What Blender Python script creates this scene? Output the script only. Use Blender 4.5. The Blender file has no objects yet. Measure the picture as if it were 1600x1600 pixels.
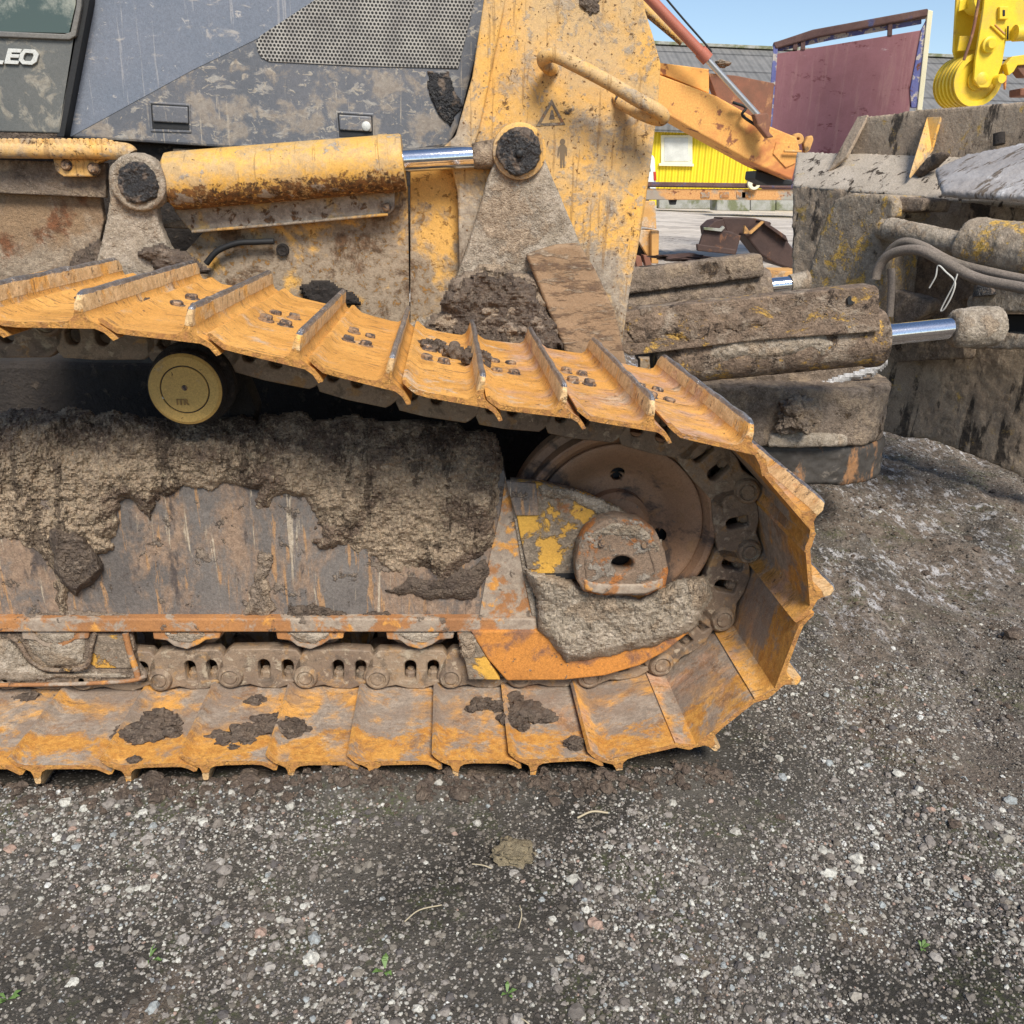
import bpy, bmesh, math, random
import numpy as np
from mathutils import Vector, Matrix
random.seed(7); rng = np.random.default_rng(11)
S = bpy.context.scene
COL = S.collection
# ------------------------------------------------------------------ camera
CX, CZ, CD = 1.1157, 1.5013, 1.9513
PI_, YA, RO, F = .3536, .0814, .0310, 1350.0
cp, sp, cy, sy = math.cos(PI_), math.sin(PI_), math.cos(YA), math.sin(YA)
cf = np.array([sy*cp, cy*cp, -sp]); cx0 = np.array([cy, -sy, 0.]); cu0 = np.cross(cx0, cf)
cr, sr = math.cos(RO), math.sin(RO)
cx = cr*cx0 + sr*cu0; cu = -sr*cx0 + cr*cu0
CAM = np.array([CX, -CD, CZ])
cam = bpy.data.cameras.new('camera'); camo = bpy.data.objects.new('camera', cam); COL.objects.link(camo)
camo.matrix_world = Matrix(((cx[0], cu[0], -cf[0], CX), (cx[1], cu[1], -cf[1], -CD), (cx[2], cu[2], -cf[2], CZ), (0, 0, 0, 1)))
cam.sensor_width = 36; cam.lens = 36*F/1600; cam.clip_start = .05; cam.clip_end = 2000
S.camera = camo
S.render.resolution_x = S.render.resolution_y = 1024
# ------------------------------------------------------------------ world, sun, exposure
SUN = Vector((.14, -.66, .74)).normalized()
w = bpy.data.worlds.new('World'); S.world = w; w.use_nodes = True
nt = w.node_tree; bg = nt.nodes['Background']
sk = nt.nodes.new('ShaderNodeTexSky'); sk.sky_type = 'NISHITA'; sk.sun_disc = False
sk.sun_elevation = math.asin(SUN.z); sk.sun_rotation = math.atan2(SUN.x, SUN.y)
sk.air_density = 1.0; sk.dust_density = .5; sk.ozone_density = 1.5
nt.links.new(sk.outputs[0], bg.inputs[0]); bg.inputs[1].default_value = .12
sl = bpy.data.lights.new('sun', 'SUN'); sl.energy = 4.2; sl.angle = math.radians(22); sl.color = (1, .945, .86)
so = bpy.data.objects.new('sun', sl); COL.objects.link(so); so.rotation_euler = SUN.to_track_quat('Z', 'Y').to_euler()
S.view_settings.view_transform = 'Standard'; S.view_settings.look = 'None'; S.view_settings.gamma = 1
S.view_settings.exposure = .32

# ------------------------------------------------------------------ projection helpers: a pixel of the 1600 px photo -> a point at a real depth
def ray(px, py): return cf*F + cx*(px-800) - cu*(py-800)
def at(px, py, Y):
    d = ray(px, py); p = CAM + d*((Y+CD)/d[1]); return Vector(p)
def atpl(px, py, P0, N):
    d = ray(px, py); N = np.array(N); P0 = np.array(P0); return Vector(CAM + d*(((P0-CAM)@N)/(d@N)))
def atz(px, py, Z):
    d = ray(px, py); return Vector(CAM + d*((Z-CZ)/d[2]))
def mpp(p):  # metres per pixel at a world point
    return float((np.array(p)-CAM)@cf)/F
def ry(px, py, Y, r): return r*mpp(at(px, py, Y))

# ------------------------------------------------------------------ numpy noise
def _h(ix, iy, s=0):
    n = (ix.astype(np.int64)*374761393 + iy.astype(np.int64)*668265263 + s*1442695041) & 0xffffffff
    n = ((n ^ (n >> 13))*1274126177) & 0xffffffff
    return ((n ^ (n >> 16)) & 0xffffff)/float(0xffffff)
def vnoise(x, y, s=0):
    ix, iy = np.floor(x), np.floor(y); fx, fy = x-ix, y-iy
    fx = fx*fx*(3-2*fx); fy = fy*fy*(3-2*fy)
    a, b, c, d = _h(ix, iy, s), _h(ix+1, iy, s), _h(ix, iy+1, s), _h(ix+1, iy+1, s)
    return (a*(1-fx)+b*fx)*(1-fy)+(c*(1-fx)+d*fx)*fy
def fbm(x, y, o=4, s=0):
    r = 0; a = .5; t = 0
    for i in range(o):
        r = r+a*vnoise(x, y, s+i*17); t += a; x = x*2.03+11.3; y = y*2.03+5.7; a *= .5
    return r/t
def worley(x, y, s=0):
    ix, iy = np.floor(x), np.floor(y); best = np.full(np.shape(x), 9.)
    for dx in (-1, 0, 1):
        for dy in (-1, 0, 1):
            jx, jy = ix+dx, iy+dy
            d = (jx+_h(jx, jy, s)-x)**2+(jy+_h(jx, jy, s+5)-y)**2
            best = np.minimum(best, d)
    return np.sqrt(best)

# ------------------------------------------------------------------ materials
class NB:
    def __init__(s, name):
        s.m = bpy.data.materials.new(name); s.m.use_nodes = True; s.t = s.m.node_tree; s.n = s.t.nodes
        s.b = s.n['Principled BSDF']
    def node(s, ty, **k):
        o = s.n.new(ty)
        for a, v in k.items(): setattr(o, a, v)
        return o
    def link(s, a, b): s.t.links.new(a, b)
    def val(s, x, inp):
        if hasattr(x, 'is_linked') or hasattr(x, 'links'): s.link(x, inp)
        else: inp.default_value = x
    def math(s, op, a, b=0., c=0., clamp=False):
        o = s.node('ShaderNodeMath', operation=op, use_clamp=clamp)
        s.val(a, o.inputs[0]); s.val(b, o.inputs[1]); s.val(c, o.inputs[2]); return o.outputs[0]
    def pos(s):
        if not hasattr(s, '_p'): s._p = s.node('ShaderNodeNewGeometry').outputs['Position']
        return s._p
    def src(s):
        if getattr(s, 'local', False):
            if not hasattr(s, '_ls'):
                oi = s.node('ShaderNodeObjectInfo'); va = s.node('ShaderNodeVectorMath', operation='ADD'); mu = s.node('ShaderNodeMath', operation='MULTIPLY'); mu.inputs[1].default_value = 60.
                s.link(oi.outputs['Random'], mu.inputs[0]); s.link(s.tc().outputs['Object'], va.inputs[0]); s.link(mu.outputs[0], va.inputs[1]); s._ls = va.outputs[0]
            return s._ls
        return s.pos()
    def tc(s):
        if not hasattr(s, '_tc'): s._tc = s.node('ShaderNodeTexCoord')
        return s._tc
    def vec(s, sc=(1, 1, 1), rot=(0, 0, 0), src=None):
        o = s.node('ShaderNodeMapping'); s.link(src or s.src(), o.inputs[0]); o.inputs['Scale'].default_value = sc; o.inputs['Rotation'].default_value = rot
        return o.outputs[0]
    def noise(s, scale, detail=5, rough=.6, v=None, dist=0):
        o = s.node('ShaderNodeTexNoise'); s.link(v or s.src(), o.inputs['Vector']); o.inputs['Scale'].default_value = scale
        o.inputs['Detail'].default_value = detail; o.inputs['Roughness'].default_value = rough; o.inputs['Distortion'].default_value = dist
        return o.outputs[0]
    def voro(s, scale, v=None, out='Distance', feat='F1'):
        o = s.node('ShaderNodeTexVoronoi', feature=feat); s.link(v or s.src(), o.inputs['Vector']); o.inputs['Scale'].default_value = scale
        return o.outputs[out]
    def ss(s, x, lo, hi):
        o = s.node('ShaderNodeMapRange', interpolation_type='SMOOTHSTEP'); s.val(x, o.inputs[0]); o.inputs[1].default_value = lo; o.inputs[2].default_value = hi
        return o.outputs[0]
    def mix(s, f, a, b):
        o = s.node('ShaderNodeMix', data_type='RGBA'); s.val(f, o.inputs[0])
        for x, i in ((a, 6), (b, 7)):
            if isinstance(x, tuple): o.inputs[i].default_value = (*x, 1) if len(x) == 3 else x
            else: s.link(x, o.inputs[i])
        return o.outputs[2]
MATS = {}
def grime(name, c1, c2, layers=(), rough=.55, metal=0., bump=((60, .002),), spec=.4, vs=3.0, base_stretch=(1, 1, 1), speck=None, local=False):
    """c1/c2: paint tones; layers: dicts c1,c2,scale,thr,soft,stretch,rot,h(bump height),rough,detail,axis=(i,lo,hi) in object space, world=(i,lo,hi)"""
    if name in MATS: return MATS[name]
    s = NB(name); s.local = local
    f = s.ss(s.noise(vs, 6, .65, v=s.vec(base_stretch)), .32, .68)
    col = s.mix(f, c1, c2)
    rg = rough; h = None
    fine = s.noise(180, 4, .7)
    col = s.mix(s.math('MULTIPLY', s.ss(fine, .45, .8), .35), col, tuple(x*.45 for x in c1))
    mt = metal
    for L in layers:
        v = s.vec(L.get('stretch', (1, 1, 1)), L.get('rot', (0, 0, 0)))
        n = s.noise(L['scale'], L.get('detail', 8), L.get('nr', .65), v=v, dist=L.get('dist', .3))
        off = None
        if 'world' in L:
            i, lo, hi = L['world']; sx = s.node('ShaderNodeSeparateXYZ'); s.link(s.pos(), sx.inputs[0]); off = s.ss(sx.outputs[i], min(lo, hi), max(lo, hi)); 
            if hi < lo: off = s.math('SUBTRACT', 1., off)
        if 'axis' in L:
            i, lo, hi = L['axis']; sx = s.node('ShaderNodeSeparateXYZ'); s.link(s.tc().outputs['Object'], sx.inputs[0]); off = s.ss(sx.outputs[i], min(lo, hi), max(lo, hi))
            if hi < lo: off = s.math('SUBTRACT', 1., off)
        if 'normal' in L:
            i, lo, hi = L['normal']; sx = s.node('ShaderNodeSeparateXYZ')
            if L.get('wn'): s.link(s.node('ShaderNodeNewGeometry').outputs['Normal'], sx.inputs[0])
            else: s.link(s.tc().outputs['Normal'], sx.inputs[0])
            o2 = s.ss(sx.outputs[i], min(lo, hi), max(lo, hi))
            if hi < lo: o2 = s.math('SUBTRACT', 1., o2)
            off = o2 if off is None else s.math('MULTIPLY', off, o2)
        if off is not None:   # shift the noise by the mask: grown where off=1, gone where off=0
            n = s.math('ADD', n, s.math('MULTIPLY', s.math('SUBTRACT', off, 1.), L.get('maskw', .6)))
        m = s.ss(n, L['thr']-L.get('soft', .03), L['thr']+L.get('soft', .03))
        if 'amt' in L: m = s.math('MULTIPLY', m, L['amt'])
        lc = s.mix(s.ss(s.noise(L.get('cs', 45), 5, .7), .35, .65), L['c1'], L.get('c2', tuple(x*.6 for x in L['c1'])))
        if L.get('grain'):
            pt = s.ss(s.noise(L.get('ps', 9), 4, .7), .40, .60); va, vb = s.voro(L['grain']), s.voro(L['grain']*.42)
            gr = s.math('ADD', s.math('MULTIPLY', va, .55), s.math('MULTIPLY', vb, .45))
            lc = s.mix(s.math('MULTIPLY', s.math('MULTIPLY', s.ss(gr, .25, .62), .6), s.math('ADD', s.math('MULTIPLY', pt, .75), .25)), lc, tuple(x*.28 for x in L['c1']))  # darkens between grains: crevice shade put into the colour
        col = s.mix(m, col, lc)
        rg = s.math('ADD', s.math('MULTIPLY', m, L.get('rough', .9)), s.math('MULTIPLY', s.math('SUBTRACT', 1., m), rg))
        if not (isinstance(mt, float) and mt == 0 and not L.get('metal')):
            mt = s.math('ADD', s.math('MULTIPLY', m, L.get('metal', 0.)), s.math('MULTIPLY', s.math('SUBTRACT', 1., m), mt))
        hh = s.math('MULTIPLY', m, L.get('h', .001))
        if L.get('g'):
            hh = s.math('ADD', hh, s.math('MULTIPLY', m, s.math('MULTIPLY', s.noise(L.get('gs', 130), 4, .7), L['g'])))
        if L.get('grain'):
            hh = s.math('SUBTRACT', hh, s.math('MULTIPLY', m, s.math('MULTIPLY', s.math('MULTIPLY', gr, s.math('ADD', s.math('MULTIPLY', pt, .8), .2)), L.get('gh', .002))))
        h = hh if h is None else s.math('ADD', h, hh)
    for sc, am in bump:
        hh = s.math('MULTIPLY', s.noise(sc, 5, .6), am); h = hh if h is None else s.math('ADD', h, hh)
    sk_ = speck if speck is not None else (.6 if rough >= .85 else .28)
    g1 = s.noise(300, 3, .8); g2 = s.noise(95, 4, .7)
    mul = s.node('ShaderNodeMix', data_type='RGBA', blend_type='MULTIPLY'); mul.inputs[0].default_value = 1.
    gv = s.math('ADD', s.math('MULTIPLY', s.math('SUBTRACT', g1, .5), 3.4*sk_), s.math('ADD', 1., s.math('MULTIPLY', s.math('SUBTRACT', g2, .5), 1.8*sk_)))
    gv = s.math('MAXIMUM', gv, .25); cmb = s.node('ShaderNodeCombineColor'); [s.link(gv, cmb.inputs[k]) for k in range(3)]
    s.link(col, mul.inputs[6]); s.link(cmb.outputs[0], mul.inputs[7]); col = mul.outputs[2]
    if sk_ > .5: h = s.math('ADD', h, s.math('MULTIPLY', g1, .003))
    bp = s.node('ShaderNodeBump'); bp.inputs['Distance'].default_value = 1.; bp.inputs['Strength'].default_value = 1.
    s.link(h, bp.inputs['Height']); s.link(bp.outputs[0], s.b.inputs['Normal'])
    s.link(col, s.b.inputs['Base Color']); s.val(rg, s.b.inputs['Roughness']); s.val(mt, s.b.inputs['Metallic'])
    s.b.inputs['Specular IOR Level'].default_value = spec
    MATS[name] = s.m; return s.m
MUDL = dict(c1=(.40, .31, .22), c2=(.24, .18, .125)); MUDM = dict(c1=(.25, .195, .145), c2=(.14, .105, .08)); MUDD = dict(c1=(.10, .07, .05), c2=(.035, .026, .02))
GRAYM = dict(c1=(.36, .31, .25), c2=(.23, .19, .15))
YEL, YEL2 = (.72, .39, .085), (.60, .33, .085)
def mats():
    M = {}
    M['yellow'] = grime('yellow_paint_dirty', YEL, YEL2, [
        dict(c1=(.50, .38, .22), c2=(.42, .33, .22), scale=4, thr=.47, soft=.10, h=.0004, g=.001, amt=.6),
        dict(**GRAYM, scale=6, thr=.565, soft=.05, h=.0008, g=.0012, amt=.75, nr=.75),
        dict(**GRAYM, scale=4, thr=.46, soft=.08, h=.0010, g=.002, world=(2, 1.85, 1.25), maskw=.22, nr=.75, amt=.9),
        dict(c1=(.22, .14, .08), c2=(.13, .09, .06), scale=6.5, thr=.56, soft=.05, h=.0006, g=.001, world=(2, 1.7, 1.2), maskw=.15, nr=.8, amt=.75),
        dict(**GRAYM, scale=34, thr=.61, soft=.03, h=.0006, amt=.7),
        dict(c1=(.34, .19, .07), c2=(.24, .14, .06), scale=8, thr=.60, soft=.03, stretch=(5, 1, .35), amt=.6),
        dict(c1=(.10, .05, .02), c2=(.2, .1, .04), scale=75, thr=.63, soft=.02, h=.0008),
        dict(c1=(.16, .08, .03), c2=(.1, .06, .03), scale=9, thr=.62, soft=.02, nr=.85),
        dict(**MUDD, scale=7, thr=.68, soft=.03, h=.003, g=.003)], bump=((15, .002), (220, .0005)))
    M['yellow_low'] = grime('yellow_paint_muddy', YEL, YEL2, [
        dict(c1=(.34, .26, .18), c2=(.24, .18, .12), scale=5, thr=.40, soft=.05, h=.001, g=.003, world=(2, 2.0, 1.15), maskw=.35),
        dict(c1=(.12, .07, .03), c2=(.3, .15, .04), scale=45, thr=.585, soft=.03, h=.0006, nr=.75),
        dict(c1=(.16, .075, .03), c2=(.06, .035, .02), scale=5, thr=.565, soft=.05, h=.001, g=.002, nr=.75, amt=.85)], bump=((15, .003), (160, .0012)))
    M['yellow_cyl'] = grime('yellow_paint_darker_below', (.70, .40, .085), (.58, .33, .08), [
        dict(c1=(.42, .32, .20), c2=(.30, .23, .15), scale=7, thr=.51, soft=.07, h=.0004, amt=.65, nr=.78),
        dict(c1=(.14, .09, .04), c2=(.09, .06, .03), scale=10, thr=.62, soft=.012, h=.0002, rot=(0, .9, 0), stretch=(6, 1, .5), amt=.4),
        dict(c1=(.22, .10, .03), c2=(.05, .03, .015), scale=55, thr=.44, soft=.05, h=.0008, normal=(2, .55, -.65), wn=1, maskw=.42, nr=.75),  # brown that grows on faces turned downward
        dict(**GRAYM, scale=12, thr=.62, soft=.03, h=.001),
        dict(c1=(.06, .04, .03), c2=(.03, .02, .015), scale=18, thr=.70, soft=.02, h=.0006, stretch=(1, 1, 2.5))], bump=((200, .0004),), rough=.45)
    M['mud_gray'] = grime('dried_grey_mud_coat', (.38, .32, .25), (.29, .235, .175), [
        dict(c1=(.46, .385, .30), c2=(.33, .27, .20), scale=3, thr=.0, soft=.05, h=0, grain=200, gh=.006, cs=30),
        dict(**MUDL, scale=9, thr=.55, soft=.05, h=.002, g=.003),
        dict(c1=(.10, .07, .05), c2=(.05, .035, .025), scale=22, thr=.72, soft=.02, h=-.002),
        dict(c1=(.75, .42, .06), scale=8, thr=.80, soft=.02, h=-.002)], rough=.95, bump=((90, .006), (25, .006)), spec=.2)
    M['mud_brown'] = grime('brown_mud_coat', (.29, .21, .145), (.18, .125, .085), [
        dict(c1=(.31, .24, .18), c2=(.20, .15, .11), scale=3, thr=.0, soft=.05, h=0, grain=170, gh=.006, cs=25),
        dict(c1=(.38, .29, .20), c2=(.27, .2, .14), scale=8, thr=.54, soft=.06, h=.002, g=.004),
        dict(c1=(.62, .36, .09), c2=(.4, .22, .06), scale=9, thr=.64, soft=.02, h=-.001),
        dict(**MUDD, scale=9, thr=.62, soft=.04, h=-.002, g=.004)], rough=.92, bump=((110, .006), (35, .008)), spec=.25)
    M['mud_scratch'] = grime('scratched_mud_over_yellow', (.24, .18, .13), (.15, .11, .08), [

        dict(c1=(.30, .215, .15), c2=(.17, .12, .085), scale=3, thr=.0, soft=.05, h=0, grain=170, gh=.005, cs=20),
        dict(c1=(.36, .29, .22), c2=(.27, .2, .14), scale=9, thr=.55, soft=.06, h=.002, g=.004),
        dict(c1=(.60, .36, .09), c2=(.45, .27, .08), scale=13, thr=.59, soft=.03, h=-.0012, stretch=(.7, 1, 1.2), rot=(0, -.1, 0), nr=.8),
        dict(c1=(.62, .36, .09), c2=(.4, .22, .06), scale=10, thr=.66, soft=.02, h=-.001),
        dict(**MUDD, scale=14, thr=.58, soft=.03, h=-.002, g=.004, nr=.8)], rough=.92, bump=((110, .008), (35, .008)), spec=.25)
    M['mud_tan'] = grime('tan_mud_over_yellow', (.44, .34, .235), (.33, .25, .17), [
        dict(c1=(.46, .375, .28), c2=(.32, .25, .18), scale=3, thr=.0, soft=.05, h=0, grain=120, gh=.006, cs=14),
        dict(c1=(.64, .41, .10), c2=(.52, .31, .08), scale=9, thr=.56, soft=.03, h=-.001, nr=.8),
        dict(**MUDD, scale=7, thr=.64, soft=.03, h=-.002, g=.004)], rough=.92, bump=((60, .008),), spec=.25)
    M['mud_wet'] = grime('dark_wet_mud', (.15, .11, .08), (.075, .053, .04), [
        dict(c1=(.17, .125, .09), c2=(.09, .065, .05), scale=3, thr=.0, soft=.05, h=0, grain=150, gh=.008, cs=25, rough=.8),
        dict(c1=(.26, .2, .15), c2=(.15, .11, .08), scale=35, thr=.58, soft=.06, h=.002, g=.004)], rough=.75, bump=((80, .008), (220, .004)), spec=.35)
    M['crust'] = grime('crumbly_mud_crust', (.37, .285, .185), (.27, .2, .135), [
        dict(c1=(.50, .38, .26), c2=(.33, .245, .17), scale=5, thr=.0, soft=.03, h=0, grain=120, gh=.012, cs=40, ps=7),
        dict(c1=(.20, .14, .10), c2=(.11, .08, .06), scale=9, thr=.50, soft=.07, h=.001, g=.003, world=(2, .70, .86), maskw=.28, cs=60, nr=.75),  # upper crust darkened: shade of the overhanging shoes put into the colour
        dict(c1=(.24, .17, .12), c2=(.14, .10, .075), scale=7, thr=.56, soft=.06, h=.001, g=.002, cs=90),
        dict(c1=(.08, .055, .04), c2=(.05, .035, .028), scale=6, thr=.56, soft=.015, h=-.004, stretch=(1.6, 1, .45), nr=.75, amt=.7),
        dict(c1=(.45, .36, .25), c2=(.35, .27, .18), scale=70, thr=.60, soft=.05, h=.001)], rough=.97, bump=((45, .012), (150, .004)), spec=.15)
    M['grease'] = grime('black_grease', (.012, .012, .014), (.03, .027, .025), [
        dict(c1=(.20, .15, .11), c2=(.11, .08, .06), scale=22, thr=.54, soft=.05, h=.001, rough=.8)], rough=.3, bump=((40, .02), (120, .01)), spec=.6)
    M['dark'] = grime('dark_gap_shade', (.022, .018, .016), (.045, .035, .028), [
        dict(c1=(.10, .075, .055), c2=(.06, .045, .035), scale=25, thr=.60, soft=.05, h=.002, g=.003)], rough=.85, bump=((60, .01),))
    M['rust'] = grime('rusty_steel_orange', (.42, .19, .065), (.28, .13, .055), [
        dict(c1=(.26, .20, .15), c2=(.36, .29, .22), scale=10, thr=.49, soft=.04, h=.0005),
        dict(c1=(.62, .30, .07), c2=(.5, .22, .05), scale=16, thr=.60, soft=.05, h=.0005),
        dict(**MUDM, scale=22, thr=.64, soft=.03, h=.002, g=.002)], rough=.8, bump=((90, .0012), (260, .0008)))
    M['rustbright'] = grime('bright_orange_rust', (.54, .22, .045), (.38, .15, .035), [
        dict(c1=(.28, .13, .06), c2=(.2, .1, .06), scale=9, thr=.55, soft=.06, h=.0003, world=(2, .05, .2)),
        dict(**MUDM, scale=40, thr=.66, soft=.03, h=.001, g=.001)], rough=.8, bump=((140, .0012), (300, .0008)), speck=.45)
    M['frame'] = grime('scraped_frame_steel', (.17, .148, .13), (.11, .095, .085), [
        dict(c1=(.29, .20, .135), c2=(.21, .14, .095), scale=6, thr=.52, soft=.07, h=.0006, stretch=(1, 1, .5), rot=(0, .12, 0), nr=.75),
        dict(c1=(.42, .24, .11), c2=(.33, .18, .08), scale=17, thr=.60, soft=.03, h=.0004, stretch=(2.2, 1, .25), rot=(0, .18, 0), amt=.8),
        dict(c1=(.48, .40, .30), c2=(.38, .30, .21), scale=11, thr=.61, soft=.03, h=.0008, stretch=(2.6, 1, .22), rot=(0, .15, 0), amt=.85),
        dict(c1=(.50, .22, .06), c2=(.4, .17, .05), scale=10, thr=.53, soft=.05, h=.0006, stretch=(1.5, 1, .5), world=(2, .42, .24), maskw=.3),
        dict(c1=(.07, .055, .05), c2=(.11, .085, .07), scale=6, thr=.60, soft=.03, h=.001, stretch=(1.6, 1, .5)),
        dict(**MUDM, scale=16, thr=.62, soft=.02, h=.003, g=.003)], rough=.75, bump=((120, .0015),), speck=.5)
    M['shoe'] = grime('worn_track_shoe', (.77, .395, .10), (.62, .30, .07), [
        dict(c1=(.42, .22, .12), c2=(.55, .34, .22), scale=5, thr=.52, soft=.08, h=.0002, world=(0, .9, 1.45), maskw=.25),
        dict(c1=(.50, .25, .05), c2=(.42, .19, .04), scale=8, thr=.545, soft=.09, h=.0002, nr=.75, amt=.8),
        dict(c1=(.60, .46, .32), c2=(.45, .33, .22), scale=7, thr=.60, soft=.05, h=.0005, g=.0008, nr=.75, amt=.8),
        dict(c1=(.16, .09, .05), c2=(.09, .06, .04), scale=52, thr=.635, soft=.03, h=.0006, nr=.7, amt=.85),
        dict(c1=(.28, .14, .05), c2=(.15, .09, .05), scale=9, thr=.59, soft=.02, h=-.0004, stretch=(1, 5, 1), nr=.8, amt=.8),
        dict(c1=(.37, .30, .235), c2=(.25, .20, .155), scale=6, thr=.465, soft=.07, h=.0006, normal=(2, -.2, -.7), g=.001),
        dict(c1=(.20, .145, .11), c2=(.28, .2, .14), scale=6, thr=.52, soft=.08, h=.0003, normal=(2, -.2, -.7), stretch=(.8, 1.3, 1), amt=.7),
        dict(c1=(.60, .31, .08), c2=(.46, .20, .04), scale=10, thr=.635, soft=.06, h=.0003, normal=(2, -.2, -.7), stretch=(.7, 1.3, 1), nr=.75, amt=.85),
        dict(c1=(.60, .30, .065), c2=(.46, .20, .04), scale=9, thr=.47, soft=.06, h=.0004, normal=(2, -.2, -.7), axis=(1, .30, .09), nr=.75),
        dict(c1=(.30, .15, .06), c2=(.20, .11, .06), scale=10, thr=.585, soft=.05, h=.0003, normal=(2, -.2, -.7), nr=.8, amt=.7),
        dict(c1=(.70, .46, .23), c2=(.50, .31, .14), scale=9, thr=.44, soft=.05, h=.0008, g=.0015, axis=(2, .019, .024), maskw=.9),
        dict(c1=(.14, .095, .065), c2=(.07, .05, .04), scale=24, thr=.60, soft=.02, h=.0008, g=.001, axis=(2, .018, .03), stretch=(1.8, 1.8, .7), maskw=.9, nr=.8, amt=.85),
        dict(c1=(.30, .28, .27), c2=(.55, .53, .52), scale=20, thr=.36, soft=.06, rough=.28, metal=.8, h=0, axis=(2, .050, .060), maskw=.9),
        dict(c1=(.34, .15, .05), c2=(.52, .25, .06), scale=70, thr=.42, soft=.06, h=.0012, g=.002, normal=(1, -.6, -.9), axis=(2, .05, .02), maskw=.5)], rough=.55, bump=((50, .0015), (260, .0012)), speck=.38, local=True)
    M['link'] = grime('muddy_chain_steel', (.30, .215, .14), (.17, .12, .085), [
        dict(c1=(.36, .22, .10), c2=(.27, .16, .08), scale=16, thr=.58, soft=.05, h=.0005),
        dict(c1=(.38, .31, .22), c2=(.29, .22, .15), scale=12, thr=.60, soft=.04, h=.001, g=.001),
        dict(c1=(.04, .033, .027), c2=(.07, .055, .042), scale=14, thr=.57, soft=.06, h=.0002, nr=.75, amt=.55),
        dict(c1=(.40, .32, .23), c2=(.3, .22, .15), scale=40, thr=.60, soft=.04, h=.0004)], rough=.65, bump=((120, .0015),), metal=.0, local=True)
    M['idler'] = grime('brown_rusted_idler', (.34, .19, .105), (.25, .15, .09), [
        dict(c1=(.10, .07, .055), c2=(.07, .05, .04), scale=6, thr=.57, soft=.05, h=.0003),
        dict(c1=(.33, .19, .10), c2=(.26, .15, .08), scale=18, thr=.60, soft=.06, h=.0005),
        dict(**MUDM, scale=34, thr=.68, soft=.03, h=.001)], rough=.6, bump=((40, .001), (160, .0008)), spec=.5)
    M['yoke'] = grime('yoke_yellow_flaking', (.66, .37, .06), (.5, .27, .05), [
        dict(c1=(.33, .26, .19), c2=(.22, .17, .12), scale=9, thr=.485, soft=.025, h=.002, g=.004, grain=160),
        dict(c1=(.30, .13, .05), c2=(.2, .1, .05), scale=14, thr=.60, soft=.04, h=.0005)], rough=.7, bump=((90, .002),))
    M['chrome'] = grime('chrome_rod', (.75, .76, .78), (.68, .68, .70), [dict(c1=(.45, .36, .27), c2=(.3, .22, .15), scale=30, thr=.74, soft=.03, rough=.8)], rough=.07, metal=1.0, bump=((300, .00003),), spec=.5)
    M['roller'] = grime('tan_roller_paint', (.56, .35, .10), (.48, .30, .09), [
        dict(c1=(.14, .08, .03), c2=(.08, .05, .03), scale=60, thr=.68, soft=.02, h=-.0003),
        dict(c1=(.45, .36, .24), c2=(.3, .22, .13), scale=12, thr=.66, soft=.04, h=.0003, amt=.6)], rough=.6, bump=((200, .0003),))
    M['hood'] = grime('dark_hood_paint_splattered', (.105, .11, .122), (.13, .13, .14), [
        dict(c1=(.40, .37, .32), c2=(.30, .27, .23), scale=24, thr=.60, soft=.03, h=.0004, dist=.5, amt=.65, stretch=(.55, 1, 1)),
        dict(c1=(.42, .38, .31), c2=(.33, .28, .22), scale=46, thr=.60, soft=.03, h=.0004, dist=1.2, amt=.75, stretch=(.6, 1, 1)),
        dict(c1=(.50, .44, .35), c2=(.4, .33, .25), scale=9, thr=.635, soft=.015, stretch=(7, 1, .35), h=.0003, amt=.55),
        dict(c1=(.33, .28, .22), c2=(.25, .2, .15), scale=9, thr=.54, soft=.05, h=.0005, world=(2, 1.98, 1.86), maskw=.4, amt=.7)], rough=.42, bump=((6, .003),), spec=.5)
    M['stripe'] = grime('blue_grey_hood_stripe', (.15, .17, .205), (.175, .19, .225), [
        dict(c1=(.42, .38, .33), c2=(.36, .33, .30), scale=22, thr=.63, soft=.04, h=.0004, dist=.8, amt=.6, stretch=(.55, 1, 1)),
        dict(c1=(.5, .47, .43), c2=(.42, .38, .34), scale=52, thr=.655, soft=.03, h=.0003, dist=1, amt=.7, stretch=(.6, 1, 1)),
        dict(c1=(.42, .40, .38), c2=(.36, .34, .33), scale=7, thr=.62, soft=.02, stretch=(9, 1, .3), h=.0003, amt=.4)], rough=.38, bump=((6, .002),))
    M['cab'] = grime('grey_green_cab_paint', (.10, .105, .10), (.13, .13, .12), [
        dict(c1=(.34, .31, .25), c2=(.25, .22, .17), scale=16, thr=.57, soft=.06, h=.0004, dist=.6, amt=.7)], rough=.5, bump=((6, .001),))
    M['black'] = grime('black_rubber', (.012, .012, .013), (.02, .02, .02), rough=.6, bump=((80, .0005),))
    M['white'] = grime('white_paint_chip', (.75, .73, .68), (.6, .58, .52), rough=.6)
    M['badge'] = grime('silver_badge', (.62, .62, .58), (.5, .5, .46), rough=.4)
    M['hose'] = grime('mud_coated_hose', (.27, .22, .18), (.20, .165, .13), rough=.9, bump=((60, .004), (200, .003)))
    M['bolt'] = grime('rusty_bolt', (.34, .22, .13), (.20, .13, .08), [dict(c1=(.08, .065, .06), scale=60, thr=.52, soft=.05), dict(c1=(.5, .42, .34), scale=80, thr=.62, soft=.04)], rough=.6, bump=((120, .001),))
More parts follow.
